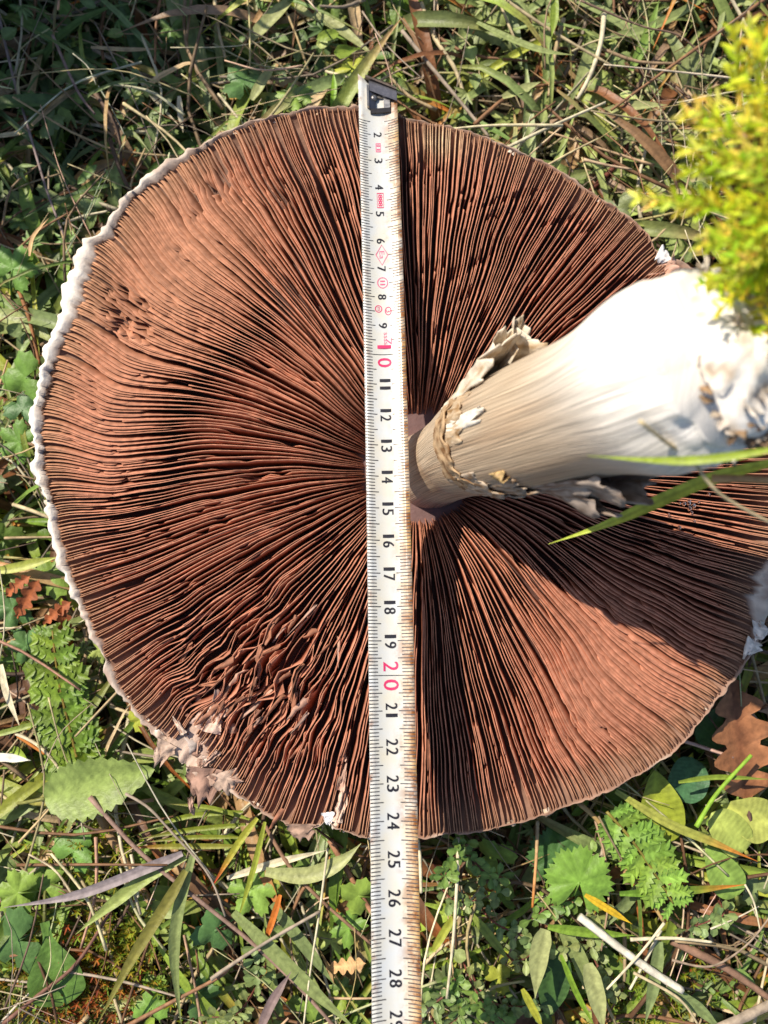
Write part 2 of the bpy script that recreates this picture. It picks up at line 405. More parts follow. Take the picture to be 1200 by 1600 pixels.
for i in range(NG):
    a = i * 360 / NG
    jobs.append((a + rnd.uniform(-.22, .22), rnd.uniform(1.75, 2.15), True))
    jobs.append((a + 180 / NG + rnd.uniform(-.18, .18), rnd.uniform(3.6, 6.6), False))
    jobs.append((a + (90 if i % 2 else 270) / NG + rnd.uniform(-.1, .1), rnd.uniform(7.0, 9.8), False))
    if i % 3 == 0: jobs.append((a + (270 if i % 2 else 90) / NG + rnd.uniform(-.1, .1), rnd.uniform(9.0, 10.4), False))
full_first = sorted(jobs, key=lambda j: j[1] + (0 if 0 else 0))
for k, (a, r0, fl) in enumerate(full_first):
    if r0 > Rim(a) - 1.5: continue
    if k < 300:
        b = MB(); gill(b, a, r0, fl, rnd); b.build('gill', M_gill, mush, MO)
    else: gill(rest, a, r0, fl, rnd)
rest.build('gills', M_gill, mush, MO, kind='stuff')
# torn bits of gill in the damaged patch
for i in range(38):
    px_, py_ = random.gauss(420, 60), random.gauss(1050, 70)
    if px_ > 555: continue
    a, r = pol(px_, py_); p = P(px_, py_, ztop(a, r) + random.uniform(-.18, .04)); b = MB()
    dr = Vector((math.cos(R_(a)), math.sin(R_(a)), 0)); an = random.gauss(0, .33)
    d = Vector((dr.x * math.cos(an) - dr.y * math.sin(an), dr.x * math.sin(an) + dr.y * math.cos(an), random.uniform(-.25, .25)))
    chip(b, p, d, (random.uniform(-.9, .9), random.uniform(-.9, .9), .8), random.uniform(.5, 1.4), random.uniform(.035, .09), (.34, .15, .09) if random.random() < .75 else (.45, .27, .2))
    b.build('torn_gill', M_gill, mush, MO)

# stem
ax = [Vector((1.66, 3.85, -1.75)), Vector((1.90, 3.86, -.6)), Vector((2.34, 3.90, 1.3)), Vector((2.85, 3.92, 3.4)), Vector((3.85, 3.95, 5.8)), Vector((5.0, 4.05, 8.0)), Vector((5.9, 4.15, 9.7)), Vector((6.5, 4.2, 10.8))]
rad = [1.42, 1.34, 1.36, 1.52, 1.66, 1.74, 2.05, 1.7]
def cat(vals, t):
    n = len(vals) - 1; f = t * n; i = min(int(f), n - 1); u = f - i
    p0, p1, p2, p3 = vals[max(0, i - 1)], vals[i], vals[i + 1], vals[min(n, i + 2)]
    return .5 * ((2 * p1) + (p2 - p0) * u + (2 * p0 - 5 * p1 + 4 * p2 - p3) * u * u + (3 * p1 - p0 - 3 * p2 + p3) * u ** 3)
def stem_pt(t, th, off=0.0):
    c = cat(ax, t); d = (cat(ax, min(1, t + .01)) - cat(ax, max(0, t - .01))).normalized()
    e1 = Vector((0, 1, 0)).cross(d).normalized(); e2 = d.cross(e1)      # e1: right/down, e2: towards +y
    r = cat(rad, t) + off
    return c + e1 * (math.cos(th) * r) + e2 * (math.sin(th) * r), e1 * math.cos(th) + e2 * math.sin(th), d
b = MB(); b.uv = []; rows = []; NT = 96; NS = 64
for i in range(NT + 1):
    t = i / NT; row = []
    for k in range(NS):
        th = 2 * math.pi * k / NS; ct, st = math.cos(th), math.sin(th)
        off = .05 * N(ct * 1.5, st * 1.5, t * 5) + .012 * N(ct * 14, st * 14, t * 4)
        if t > .78: off += .16 * sstep(.78, .95, t) * (N(ct * 2.5, st * 2.5, t * 14) + .5 * N(ct * 6, st * 6, t * 30))
        p, nn, dd = stem_pt(t, th, off)
        c = mixc((.46, .365, .26), (.86, .81, .74), sstep(.62, .86, t))  # paler towards the foot: bright sun put into the colour
        c = mixc(c, (.42, .31, .21), .65 * sstep(.35, -.8, st) * sstep(.98, .7, t))  # underside: shade put into the colour along with its fibrous brown
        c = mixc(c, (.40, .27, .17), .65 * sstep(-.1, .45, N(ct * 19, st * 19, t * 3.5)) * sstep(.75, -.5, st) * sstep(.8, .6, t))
        c = mixc(c, (.42, .30, .20), .5 * sstep(.1, .5, N(ct * 5, st * 5, t * 9)) * sstep(.85, .6, t))
        c = mixc(c, (.48, .32, .24), sstep(.16, .05, t) * .7)
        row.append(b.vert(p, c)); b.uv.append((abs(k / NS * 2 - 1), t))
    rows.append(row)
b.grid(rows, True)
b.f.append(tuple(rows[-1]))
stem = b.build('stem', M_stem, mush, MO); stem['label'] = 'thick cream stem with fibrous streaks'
# ragged foot of the stem
b = MB(); rows = []
for i in range(25):
    v = math.pi * i / 24; row = []
    for k in range(40):
        u = 2 * math.pi * k / 40
        d = Vector((math.cos(u) * math.sin(v), math.sin(u) * math.sin(v), math.cos(v)))
        q = 1 + .20 * N(*(d * 2.2)) + .10 * N(*(d * 5)) + .08 * N(*(d * 11))
        p = Vector((6.75, 4.3, 10.2)) + Vector((d.x * 1.75, d.y * 1.85, d.z * 1.35)) * q
        row.append(b.vert(p, mixc((.84, .79, .72), (.50, .40, .30), sstep(.15, .45, N(*(d * 5.5)))))) 
    rows.append(row)
b.grid(rows, True); foot = b.build('stem_foot', M_flesh, mush, MO)
for i in range(240):
    d = Vector((random.gauss(.5, .7), random.gauss(0, .8), random.gauss(.4, .6))).normalized(); b = MB()
    p = Vector((6.75, 4.3, 10.2)) + Vector((d.x * 1.7, d.y * 1.8, d.z * 1.3))
    chip(b, p, d + Vector((random.uniform(-.8, .8), random.uniform(-.8, .8), random.uniform(-.6, .6))), d, random.uniform(.1, .38), random.uniform(.06, .2), random.choice([PALE, PALE, (.5, .4, .3), (.28, .18, .10), (.16, .10, .06)]))
    b.build('root_scrap', M_flesh, foot, MO)
# torn ring round the stem
def ring_patch(name, th0, th1, t0, t1, flare, n=18, k=7, c0=(.76, .67, .54), c1=(.46, .32, .18), seed=0, thick=.05, lift=.03):
    b = MB(); up = []; dn = []
    for j in range(k + 1):
        v = j / k; ru = []; rd_ = []
        for i in range(n + 1):
            u = i / n; th = th0 + (th1 - th0) * u
            rag = 1 + .35 * N(u * 6, seed, 3) * v + .22 * N(u * 17, seed, 8) * v
            t = t0 + (t1 - t0) * v * rag + .012 * N(u * 7, v * 4, seed)
            o = lift + flare * (v ** 1.3) * (.5 + .8 * (N(u * 4, seed, 1) + .5)) * math.sin(math.pi * min(1, max(0, u * .9 + .05))) + .10 * N(u * 9, v * 6, seed + 5) * v + .05 * N(u * 23, v * 15, seed)
            p, nn, dd = stem_pt(t, th, max(.015, o))
            c = mixc(c0, c1, sstep(-.05, .35, N(u * 11, v * 9, seed + 2)))
            ru.append(b.vert(p, c)); rd_.append(b.vert(p - nn * thick - dd * .01, c))
        up.append(ru); dn.append(list(reversed(rd_)))
    b.grid(up); b.grid(dn)
    e = [r[-1] for r in dn]; 
    for i in range(n): b.f.append((up[-1][i], up[-1][i + 1], dn[-1][n - i - 1], dn[-1][n - i]))
    for j in range(k):
        b.f.append((up[j][0], up[j + 1][0], dn[j + 1][n], dn[j][n])); b.f.append((up[j][n], dn[j][0], dn[j + 1][0], up[j + 1][n]))
    return b.build(name, M_ring, stem, MO)
def cren(th_a, th_b, **k): return ring_patch('ring_flap', th_a, th_b, **k)
cren(1.1, 2.5, t0=0.420, t1=0.565, flare=.75, seed=1, n=44, k=12)
cren(1.25, 2.2, t0=0.445, t1=0.545, flare=1.0, seed=6, n=34, k=10, c1=(.45, .33, .22))
cren(2.2, 4.3, t0=0.430, t1=0.480, flare=.10, seed=4, c0=(.48, .33, .19), c1=(.20, .10, .04), n=50, lift=.03)
cren(2.5, 3.4, t0=0.445, t1=0.520, flare=.08, seed=5, c0=(.55, .42, .28), c1=(.30, .17, .07), n=26, lift=.02)
cren(3.9, 5.2, t0=0.435, t1=0.515, flare=.16, seed=9, c0=(.50, .40, .30), c1=(.24, .14, .07), n=34)
cren(4.2, 4.9, t0=0.475, t1=0.575, flare=.14, seed=10, c0=(.46, .36, .27), c1=(.22, .13, .07), n=26)
cren(1.42, 1.72, t0=0.465, t1=0.545, flare=1.5, seed=13, n=20, k=12)
cren(1.0, 1.5, t0=0.525, t1=0.570, flare=.75, seed=14, n=20, k=10)
cren(2.95, 3.2, t0=0.465, t1=0.575, flare=.06, seed=21, n=8, c0=(.8, .75, .65), c1=(.7, .6, .5))
cren(4.55, 5.5, t0=0.580, t1=0.720, flare=.75, seed=17, n=30, k=10, c0=(.42, .34, .28), c1=(.20, .13, .09))
cren(4.7, 5.3, t0=0.550, t1=0.660, flare=.95, seed=18, n=24, k=10, c0=(.42, .34, .28), c1=(.20, .13, .09))
cren(4.0, 4.16, t0=0.545, t1=0.580, flare=.25, seed=23, n=6, c0=(.62, .42, .18))

# ------------------------------------------------------------------ tape measure
TH = R_(12); D0, Y0 = 26.5, -14.8085
def tape_c(s):
    sx = s if s < 30.5 else 30.5
    depth = D0 - sx * math.sin(TH); down = Y0 + sx * math.cos(TH)
    p = Vector((0, depth * SP - down * CP, H - depth * CP - down * SP))
    if s > 30.5:
        q = s - 30.5; ang = -TH + PITCH + min(1.15, q * .16); p = Vector((0, 0, 0)) + p
        steps = 12
        for i in range(steps):
            an = (TH - PITCH) - min(1.15, (q * (i + .5) / steps) * .2); p += Vector((0, -math.cos(an), math.sin(an))) * (q / steps)
    edge_px = 0
    # sideways drift measured along the blade
    cx = {0: 590, 29: 620}
    xpx = 589.5 + (s / 29) * 30.5 + 1.5 * math.sin(s / 29 * math.pi)
    p.x = (xpx - 600) / F * dep(p)
    return p
W2 = .66
def send(u): return -.28 + .40 * (u + 1)
def tape_pt(s, u, off=0.0):                # u: -1 .. 1 across, off: above the face
    c = tape_c(s); d = (tape_c(s + .05) - tape_c(s - .05)).normalized()
    side = Vector((0, 0, 1)).cross(d); side = Vector((abs(side.x), side.y * (1 if side.x > 0 else -1), 0)).normalized()
    nrm = d.cross(side); nrm = nrm if nrm.z > 0 else -nrm
    side = (side + Vector((0, 0, 1)) * .0).normalized()
    return c + side * (u * W2) + nrm * (.19 * u * u - .07 + off)
tape = empty('tape_measure', tape_c(1)); TO = tape_c(1)
tag(tape, 'rusty yellowed steel tape measure stretched across the mushroom cap', 'tape measure')
b = MB(); b.uv = []; up = []; dn = []
ss = [-.45 + i * .25 for i in range(int(43 / .25))]
ss = [s for s in ss if tape_c(s).z > GZ + .3]
us = [-1, -.75, -.5, -.25, 0, .25, .5, .75, 1]
for s in ss:
    ru = [];  rd_ = []
    for u in us:
        ru.append(b.vert(tape_pt(max(s, send(u)), u))); b.uv.append(((u + 1) / 2, s * .75))
    for u in reversed(us):
        rd_.append(b.vert(tape_pt(max(s, send(u)), u, -.018))); b.uv.append(((u + 1) / 2, s * .75))
    up.append(ru + rd_)
b.grid(up, True); b.f.append(tuple(reversed(up[0]))); b.f.append(tuple(up[-1]))
blade = b.build('blade', M_tape, tape, TO)
INK = (.012, .012, .02); RED = (.55, .03, .12); PINK = (.62, .10, .20)
def quad(mb, s0, s1, u0, u1, c, off=.006):
    n = max(1, int(abs(u1 - u0) / .12)); r0 = []; r1 = []
    for i in range(n + 1):
        u = u0 + (u1 - u0) * i / n
        r0.append(mb.vert(tape_pt(s0, u, off), c)); r1.append(mb.vert(tape_pt(s1, u, off), c))
    mb.grid([r0, r1])
b = MB()
for k in range(14, 345):
    s = k / 10
    if tape_c(s).z < GZ + .5: continue
    half = k % 5 == 0; t_ = .014
    if k < 16 and k % 5: continue
    c = mixc(INK, (.10, .10, .11), random.random() * .6)
    if k % 100 == 0: quad(b, s - .012, s + .012, -.99, .99, INK)
    else:
        quad(b, s - t_, s + t_, -.99, -.42 if half else -.59, c)
        if random.random() < (1 if s > 10 else .82): quad(b, s - t_, s + t_, (.30 if half else .48), .985, c)
b.build('graduation_marks', M_ink, blade, TO)
def text_mesh(txt):
    cu = bpy.data.curves.new('t', 'FONT'); cu.body = txt; cu.size = 1; cu.resolution_u = 3
    ob = bpy.data.objects.new('t', cu); col.objects.link(ob)
    dg = bpy.context.evaluated_depsgraph_get(); dg.update()
    me = bpy.data.meshes.new_from_object(ob.evaluated_get(dg))
    vs = [v.co.copy() for v in me.vertices]; fs = [tuple(p.vertices) for p in me.polygons]
    bpy.data.objects.remove(ob); bpy.data.curves.remove(cu); bpy.data.meshes.remove(me)
    return vs, fs
def put_text(txt, s, u, hgt, wid, c, name='numeral', bold=.0):
    vs, fs = text_mesh(txt)
    x0 = min(v.x for v in vs); x1 = max(v.x for v in vs); y0 = min(v.y for v in vs); y1 = max(v.y for v in vs)
    b = MB()
    for rep in ((-bold, .0005), (bold, .001)) if bold else ((0, 0),):
        base = len(b.v)
        for v in vs:
            fx = (v.x - (x0 + x1) / 2) / max(1e-6, x1 - x0) * wid + rep[0]; fy = (v.y - (y0 + y1) / 2) / (y1 - y0) * hgt
            b.vert(tape_pt(s + fx, u + fy / W2, .007 + rep[1]), c)
        b.f += [tuple(i + base for i in f) for f in fs]
    return b.build(name, M_ink, blade, TO, smooth=False)
for k in range(2, 31):
    if k in (10, 20, 30):
        put_text(str(k)[0], k - .26, -.02, .44, .10 if k == 10 else .26, RED, bold=.008); put_text('0', k + .27, -.02, .44, .30, RED, bold=.008)
    elif k < 10: put_text(str(k), k, -.06, .27, .17, INK, bold=.012)
    else:
        put_text(str(k)[0], k - .125, -.02, .34, .085 if k < 20 else .17, INK, bold=.007 if k < 20 else .012); put_text(str(k)[1], k + .125, -.02, .34, .085 if k in (11, 21) else .18, INK, bold=.007 if k in (11, 21) else .012)
def outline(name, pts, c, wd=.02, fill=False):
    b = MB(); n = len(pts)
    cx = sum(p[0] for p in pts) / n; cy = sum(p[1] for p in pts) / n
    o = []; i_ = []
    for s, u in pts:
        dx, dy = s - cx, (u - cy) * W2; ll = math.hypot(dx, dy); k = max(0, 1 - wd / ll)
        o.append(b.vert(tape_pt(s, u, .007), c)); i_.append(b.vert(tape_pt(cx + dx * k, cy + dy * k / W2, .007), c))
    b.grid([o, i_], True)
    return b.build(name, M_ink, blade, TO, smooth=False)
circ = lambda s, u, rs, ru: [(s + rs * math.cos(q * .3927), u + ru * math.sin(q * .3927)) for q in range(16)]
rect = lambda s, u, hs, hu: [(s - hs, u - hu), (s + hs, u - hu), (s + hs, u + hu), (s - hs, u + hu)]
outline('printed_mark', rect(2.5, -.05, .17, .13), PINK, .04); put_text('II', 2.5, -.05, .12, .2, PINK, 'printed_mark')
outline('printed_mark', rect(4.5, -.02, .28, .17), RED, .035); put_text('888', 4.5, -.02, .14, .42, RED, 'printed_mark', .01)
outline('printed_mark', [(6.12, -.02), (6.5, .30), (6.88, -.02), (6.5, -.34)], PINK, .03); put_text('Ea', 6.5, -.02, .16, .28, PINK, 'printed_mark')
outline('printed_mark', circ(7.5, -.02, .20, .27), PINK, .03); put_text('II', 7.5, -.02, .16, .16, PINK, 'printed_mark')
outline('printed_mark', circ(8.42, -.25, .13, .18), RED, .03); put_text('m', 8.42, -.25, .08, .12, RED, 'printed_mark')
outline('printed_mark', circ(8.5, .22, .15, .17), RED, .03); put_text('3', 8.5, .22, .14, .1, RED, 'printed_mark')
put_text('SSSS', 9.45, .05, .10, .42, RED, 'printed_mark'); put_text('7', 9.55, .2, .2, .25, PINK, 'printed_mark')
# end hook
hk = MB()
def slab(mb, s0, s1, u0, u1, o0, o1, c, k0=0, k1=0):
    r = []
    for s, sk, (oa, ob_) in ((s0, k0, (o0, o1)), (s1, k1, (o0, o1))):
        r.append([mb.vert(tape_pt(s + sk * send(u), u, o_), c) for u, o_ in ((u0, oa), (u1, oa), (u1, ob_), (u0, ob_))])
    mb.grid(r, True); mb.f.append(tuple(reversed(r[0]))); mb.f.append(tuple(r[1]))
ST = (.09, .09, .105)
slab(hk, 0, .40, -.45, .98, .02, .10, ST, 1, 1); slab(hk, .30, 1.05, -.45, -.12, .02, .085, ST); slab(hk, .60, 1.05, .30, .62, .02, .085, (.12, .12, .13)); slab(hk, 1.052, 1.22, -.40, .62, .02, .075, (.05, .045, .045)); slab(hk, .55, .62, -.115, .295, .02, .08, (.22, .2, .18))
slab(hk, -.08, -.002, -.62, .98, -.45, .16, (.16, .12, .09), 1, 1); slab(hk, .16, 1.0, -.56, -.455, .02, .14, (.50, .42, .34))
hook = hk.build('end_hook', M_steel, tape, TO, smooth=False)
for (s, u) in ((.15, .2), (.62, -.18)):
    b = MB(); rr = []
    for (q, o) in ((.11, .09), (.10, .125), (.06, .145), (.005, .15)):
        rr.append([b.vert(tape_pt(s + q * math.cos(k * .5236), u + q * math.sin(k * .5236) / W2, o), (.30, .27, .24)) for k in range(12)])
    b.grid(rr, True); b.build('rivet', M_steel, hook, TO)

# ------------------------------------------------------------------ plants: shape makers
UP = Vector((0, 0, 1))
def smooth_path(pts, n):
    return [cat(pts, i / n) for i in range(n + 1)] if len(pts) > 2 else [pts[0].lerp(pts[1], i / n) for i in range(n + 1)]
def blade_mesh(mb, pts, wd, c, tip=None, n=10, fold=.25, twist=0.0, base_w=.55, roll0=0.0):
    path = smooth_path(pts, n); rows = []
    for i, p in enumerate(path):
        t = i / n; d = (path[min(n, i + 1)] - path[max(0, i - 1)])
        d = d.normalized() if d.length > 1e-6 else Vector((1, 0, 0))
        s = d.cross(UP); s = s.normalized() if s.length > 1e-3 else Vector((1, 0, 0))
        ro = roll0 + twist * t; nn = s.cross(d); s2 = s * math.cos(ro) + nn * math.sin(ro); nn = s2.cross(d)
        w_ = wd * .5 * (base_w + (1 - base_w) * sstep(0, .3, t)) * (1 - sstep(.55, 1.0, t) * .96)
        cc = c if tip is None else mixc(c, tip, sstep(.55, .95, t))
        st = .86 + .14 * (i % 2)
        rows.append([mb.vert(p - s2 * w_ + nn * fold * w_, cc), mb.vert(p - s2 * w_ * .45 + nn * fold * .2 * w_, tuple(k * 1.12 for k in cc)), mb.vert(p, tuple(k * .85 for k in cc)),
                     mb.vert(p + s2 * w_ * .45 + nn * fold * .2 * w_, tuple(k * 1.12 for k in cc)), mb.vert(p + s2 * w_ + nn * fold * w_, cc)])
    mb.grid(rows)
def tube_mesh(mb, pts, r, c, n=10, k=5, taper=.6, c2=None, knob=0):
    path = smooth_path(pts, n); rows = []
    for i, p in enumerate(path):
        t = i / n; d = (path[min(n, i + 1)] - path[max(0, i - 1)]).normalized()
        s = d.cross(UP); s = s.normalized() if s.length > 1e-3 else Vector((1, 0, 0)); q = s.cross(d)
        rr = r * (1 - (1 - taper) * t) * (1 + .15 * N(p.x * 3, p.y * 3, p.z * 3)); cc = c if c2 is None else mixc(c, c2, t)
        cc = tuple(x * (1 + .3 * N(p.x * 2.2, p.y * 2.2, 4)) for x in cc)
        rows.append([mb.vert(p + s * (rr * math.cos(6.2832 * j / k)) + q * (rr * math.sin(6.2832 * j / k)), cc) for j in range(k)])
    mb.grid(rows, True); mb.f.append(tuple(reversed(rows[0]))); mb.f.append(tuple(rows[-1]))
def frame(d, nrm):
    d = Vector(d).normalized(); nrm = Vector(nrm); s = d.cross(nrm)
    s = s.normalized() if s.length > 1e-4 else Vector((1, 0, 0)); return d, s, s.cross(d)
def leaf_mesh(mb, base, d, nrm, ln, wd, c, kind='ovate', curl=.15, vein=None, teeth=0, n=9):
    """one leaf with its own fold, curl and margin; nrm is the way its face looks"""
    d, s, q = frame(d, nrm); rows = []; sd = random.uniform(0, 99)
    vein = vein or tuple(x * 1.35 for x in c)
    if kind == 'oak': n = 28
    for i in range(n + 1):
        t = i / n
        if kind == 'ovate': w_ = wd * .5 * (math.sin(math.pi * min(1, t ** .75 * .97 + .03)) ** .75)
        elif kind == 'round': w_ = wd * .5 * math.sqrt(max(0, 1 - (2 * t - 1) ** 2)) ** .8
        elif kind == 'spoon': w_ = wd * .5 * (.18 + .82 * sstep(.15, .65, t)) * math.sqrt(max(0.0, 1 - sstep(.75, 1.02, t) ** 2))
        elif kind == 'oak':
            env = math.sin(math.pi * min(1, .08 + .92 * t ** .9)) ** .6
            w_ = wd * .5 * env * (.27 + .73 * abs(math.sin(t * math.pi * 4.5)) ** .9)
        else: w_ = wd * .5 * math.sin(math.pi * t)
        if teeth: w_ *= 1 + teeth * (.10 if i % 2 else -.07)
        w_ = max(w_, .012)
        z = curl * ln * (t * t) * -1
        row = []
        for k in (-1, -.5, 0, .5, 1):
            shift = (.06 * ln * (abs(k)) if kind == 'oak' else 0)
            und = .06 * wd * N(t * 4, k * 2, sd)
            p = Vector(base) + d * (t * ln + shift) + s * (k * w_) + q * (z + abs(k) * w_ * .28 + und)
            vv = (1.14 if (i + (1 if abs(k) == 1 else 0)) % 2 else .90) if n > 8 else 1
            row.append(mb.vert(p, vein if k == 0 else tuple(x * vv * (1 + .25 * N(t * 6, k * 3, sd)) for x in c)))
        rows.append(row)
    mb.grid(rows)
def lobed_mesh(mb, cen, nrm, r, c, lobes=5, rot=0.0, cut=.45, teeth=3):
    """palmately lobed leaf as a fan"""
    d, s, q = frame((math.cos(rot), math.sin(rot), random.uniform(-.2, .2)), nrm); n = lobes * 8; rings_ = []
    o = mb.vert(cen, tuple(x * 1.3 for x in c)); sd = random.uniform(0, 99)
    for f_ in (.35, .7, 1.0):
        rw = []
        for i in range(n + 1):
            an = (i / n - .5) * 2 * math.pi * .86; ph = abs(math.sin(an / (2 * math.pi * .86) * math.pi * lobes + (math.pi / 2 if lobes % 2 else 0)))
            rr = r * (1 - cut * (1 - ph) ** 1.2 * f_ * f_) * (1 + (.10 if i % 2 else -.05) * (f_ == 1.0) * (teeth > 0))
            p = Vector(cen) + (d * math.cos(an) + s * math.sin(an)) * rr * f_ + q * (r * (.10 * f_ * N(an * 1.5, sd) + .4 * cut * f_ * ph * math.sin(f_ * 2.4) - .12 * f_ * f_))
            rw.append(mb.vert(p, tuple(x * (1 + .18 * N(an * 2, f_ * 3, sd)) * (1 + (.5 * cut) * (ph - .5)) * (1.08 if i % 4 == 0 else .96) for x in c)))
        rings_.append(rw)
    for i in range(n): mb.f.append((o, rings_[0][i + 1], rings_[0][i]))
    mb.grid(rings_)

GREENS = [lin(124, 156, 66), lin(112, 150, 72), lin(152, 172, 72), lin(106, 142, 80), lin(140, 166, 98), lin(96, 134, 52)]
BLUEG = [lin(126, 150, 100), lin(114, 140, 96), lin(152, 170, 122)]
STRAW = [lin(194, 176, 138), lin(174, 152, 116), lin(212, 200, 168), lin(148, 124, 96), lin(160, 144, 126)]
BROWN = [lin(122, 88, 62), lin(142, 104, 74), lin(112, 90, 76)]

def blocked(p, mg=.12):
    q = Vector((p.x, p.y, 0)) - G; r = math.hypot(q.x, q.y)
    if r > 14: return False
    a = math.degrees(math.atan2(q.y, q.x)); R = Rim(a)
    # the line of sight from above must stay clear of the cap
    return r < R + mg and p.z > capunder(min(r, R), R) - .15
def clear(pts): return not any(blocked(p) for p in pts)

# ------------------------------------------------------------------ named blades, stalks and leaves seen in the photograph
def root_to(p):                            # where a blade leaves the ground
    return Vector((p.x, p.y, ground_z(p.x, p.y) - .1))
def GBl(label, px, z, wpx, c, tip=None, z2=None, name='grass_blade', fold=.3, twist=.0, group=None, mat_=None, roll=0.0):
    n = len(px); z2 = z if z2 is None else z2
    pts = [P(x, y, z + (z2 - z) * i / (n - 1)) for i, (x, y) in enumerate(px)]
    wd = wpx * dep(pts[0]) / F; b = MB()
    blade_mesh(b, pts, wd, c, tip, n=14, fold=fold, twist=twist, roll0=roll)
    return tag(b.build(name, mat_ or M_leaf, None, root_to(pts[0]) if False else pts[0]), label, 'grass blade', group)
def Stk(label, px, z, wpx, c, z2=None, name='dry_stalk', c2=None, group=None, cat_='dry stalk', taper=.7):
    n = len(px); z2 = z if z2 is None else z2
    pts = [P(x, y, z + (z2 - z) * i / (n - 1)) for i, (x, y) in enumerate(px)]
    b = MB(); tube_mesh(b, pts, wpx * .5 * dep(pts[0]) / F, c, n=18, k=6, taper=taper, c2=c2)
    return tag(b.build(name, M_dry, None, pts[0]), label, cat_, group)
B0, B1, B2 = BLUEG; S0, S1, S2, S3, S4 = STRAW; YG = lin(150, 164, 62); OL = lin(116, 122, 62); RD = lin(150, 78, 36); OR = lin(190, 118, 50); BR0, BR1, BR2 = BROWN
# above the cap, to the left of the hook
GBl('broad blue-green grass blade beside its twin in the dark grass above the cap', [(262, -20), (290, 60), (315, 140), (338, 212)], -2.6, 30, B0, z2=-3.2)
GBl('narrower blue-green grass blade overlapping the broad one above the cap', [(284, -10), (302, 50), (318, 120), (330, 200)], -2.2, 24, B1, z2=-3.0)
GBl('dark green grass blade bending down towards the torn dry sheath', [(188, -10), (212, 70), (240, 135), (268, 190)], -3.0, 20, lin(70, 104, 62))
GBl('thin upright dark green grass blade just above the cap margin', [(338, 40), (345, 110), (354, 190)], -3.0, 11, B0)
GBl('short pale blue-green grass blade slanting up beside the round leaves', [(392, 62), (425, 28), (470, -15)], -2.2, 22, B2)
GBl('grey-green grass blade folding away above the steel hook', [(455, 8), (520, 38), (590, 92)], -2.8, 18, B2)
GBl('short silvery grass blade tip standing above the cap edge', [(393, 156), (412, 125), (432, 98)], -2.4, 16, B2)
GBl('small bright green shoot standing beside the steel hook', [(519, 168), (522, 140), (521, 112)], -2.0, 9, lin(120, 170, 50))
GBl('dark blue-green grass blade lying low left of the cap', [(-15, 302), (60, 318), (135, 348)], -3.2, 20, B1)
GBl('dark grass blade arching towards the white cap margin', [(58, 292), (110, 322), (185, 332)], -3.0, 16, B0)
GBl('curled dark grass blade looping beside the cap shoulder', [(186, 262), (188, 228), (206, 208), (236, 240)], -3.0, 10, B0)
GBl('long thin dark grass blade lying across the shaded straw', [(128, 276), (170, 224), (240, 190), (350, 188)], -3.3, 9, GREENS[5])
GBl('long limp green blade lying over the dark gap', [(60, 340), (110, 200), (200, 100), (300, 60)], -4.0, 10, GREENS[5])
Stk('long purplish dry stalk running down the dark grass', [(-5, 10), (18, 110), (44, 200), (74, 300), (100, 368)], -2.4, 5, lin(140, 122, 118))
Stk('thin purplish dry stalk crossing the long one', [(82, 55), (120, 140), (148, 178)], -2.2, 5, lin(146, 120, 112))
GBl('pale dead leaf strip lying across the dark straw', [(50, 196), (90, 160), (130, 132), (172, 110)], -2.4, 10, S1, mat_=M_dry, name='dead_leaf_strip')
GBl('straw coloured dead blade poking out over the dark grass', [(-10, 214), (25, 209), (52, 202)], -2.4, 8, S0, mat_=M_dry, name='dead_leaf_strip')
GBl('torn cream dry sheath twisted among dark blades', [(213, 112), (232, 140), (255, 172), (292, 208)], -2.6, 13, S2, mat_=M_dry, name='dead_leaf_strip', twist=1.2)
GBl('small forked piece of dry sheath with bluish shade', [(280, 150), (282, 178), (286, 207)], -2.5, 9, S2, mat_=M_dry, name='dead_leaf_strip')
GBl('pale dead blade lying level above the torn sheath', [(142, 74), (200, 78), (254, 76)], -2.4, 7, S1, mat_=M_dry, name='dead_leaf_strip')
Stk('brown upright stalk beside the twin blue-green blades', [(250, 0), (244, 40), (242, 100)], -2.3, 5, BR1)
Stk('pale thin stalk standing near the cap shoulder', [(335, -5), (340, 40), (352, 90)], -2.4, 6, S0)
Stk('short pale straw pointing at the white cap margin', [(98, 350), (130, 338), (168, 330)], -2.4, 5, S2)
GBl('curved tan blade tip by the left cap margin', [(46, 400), (52, 370), (76, 341)], -1.8, 6, lin(206, 168, 120), mat_=M_dry, name='dead_leaf_strip')
# above the cap, to the right of the hook
Stk('pale bent dry stalk above the cap beside the hook', [(658, 5), (680, 60), (712, 110), (731, 172)], -2.6, 8, S0)
Stk('long grey dry stalk slanting down to the cap top', [(628, 48), (670, 100), (720, 160), (764, 214)], -2.4, 7, S4)
Stk('kinked straw stalk in the grass above the brown gills', [(944, 22), (938, 70), (922, 118), (902, 155)], -2.2, 8, S2)
Stk('straight thin straw reaching the cap top edge', [(792, 231), (860, 198), (946, 160)], -1.6, 6, S2)
Stk('long thin brown stalk arching over the upper grass', [(1200, -5), (1110, 60), (1040, 110), (955, 172)], -2.0, 6, BR1)
Stk('thin dark arching stem over the upper grass', [(905, 0), (1000, 40), (1060, 55), (1100, 90)], -2.0, 3.5, BR2)
Stk('reddish woody stem slanting behind the cap', [(1000, 200), (960, 260), (920, 300)], -3.4, 10, lin(104, 56, 44))
Stk('pale stem leaning behind the cap beside reddish stem', [(1110, 230), (1050, 300), (1000, 370)], -3.2, 7, S1)
Stk('forked straw standing in the upper grass', [(880, 30), (866, 90), (858, 150)], -2.6, 8, S1)
GBl('pale green grass blade curving above the brown gills', [(745, 35), (800, 62), (850, 80), (897, 86)], -2.0, 11, lin(140, 164, 110))
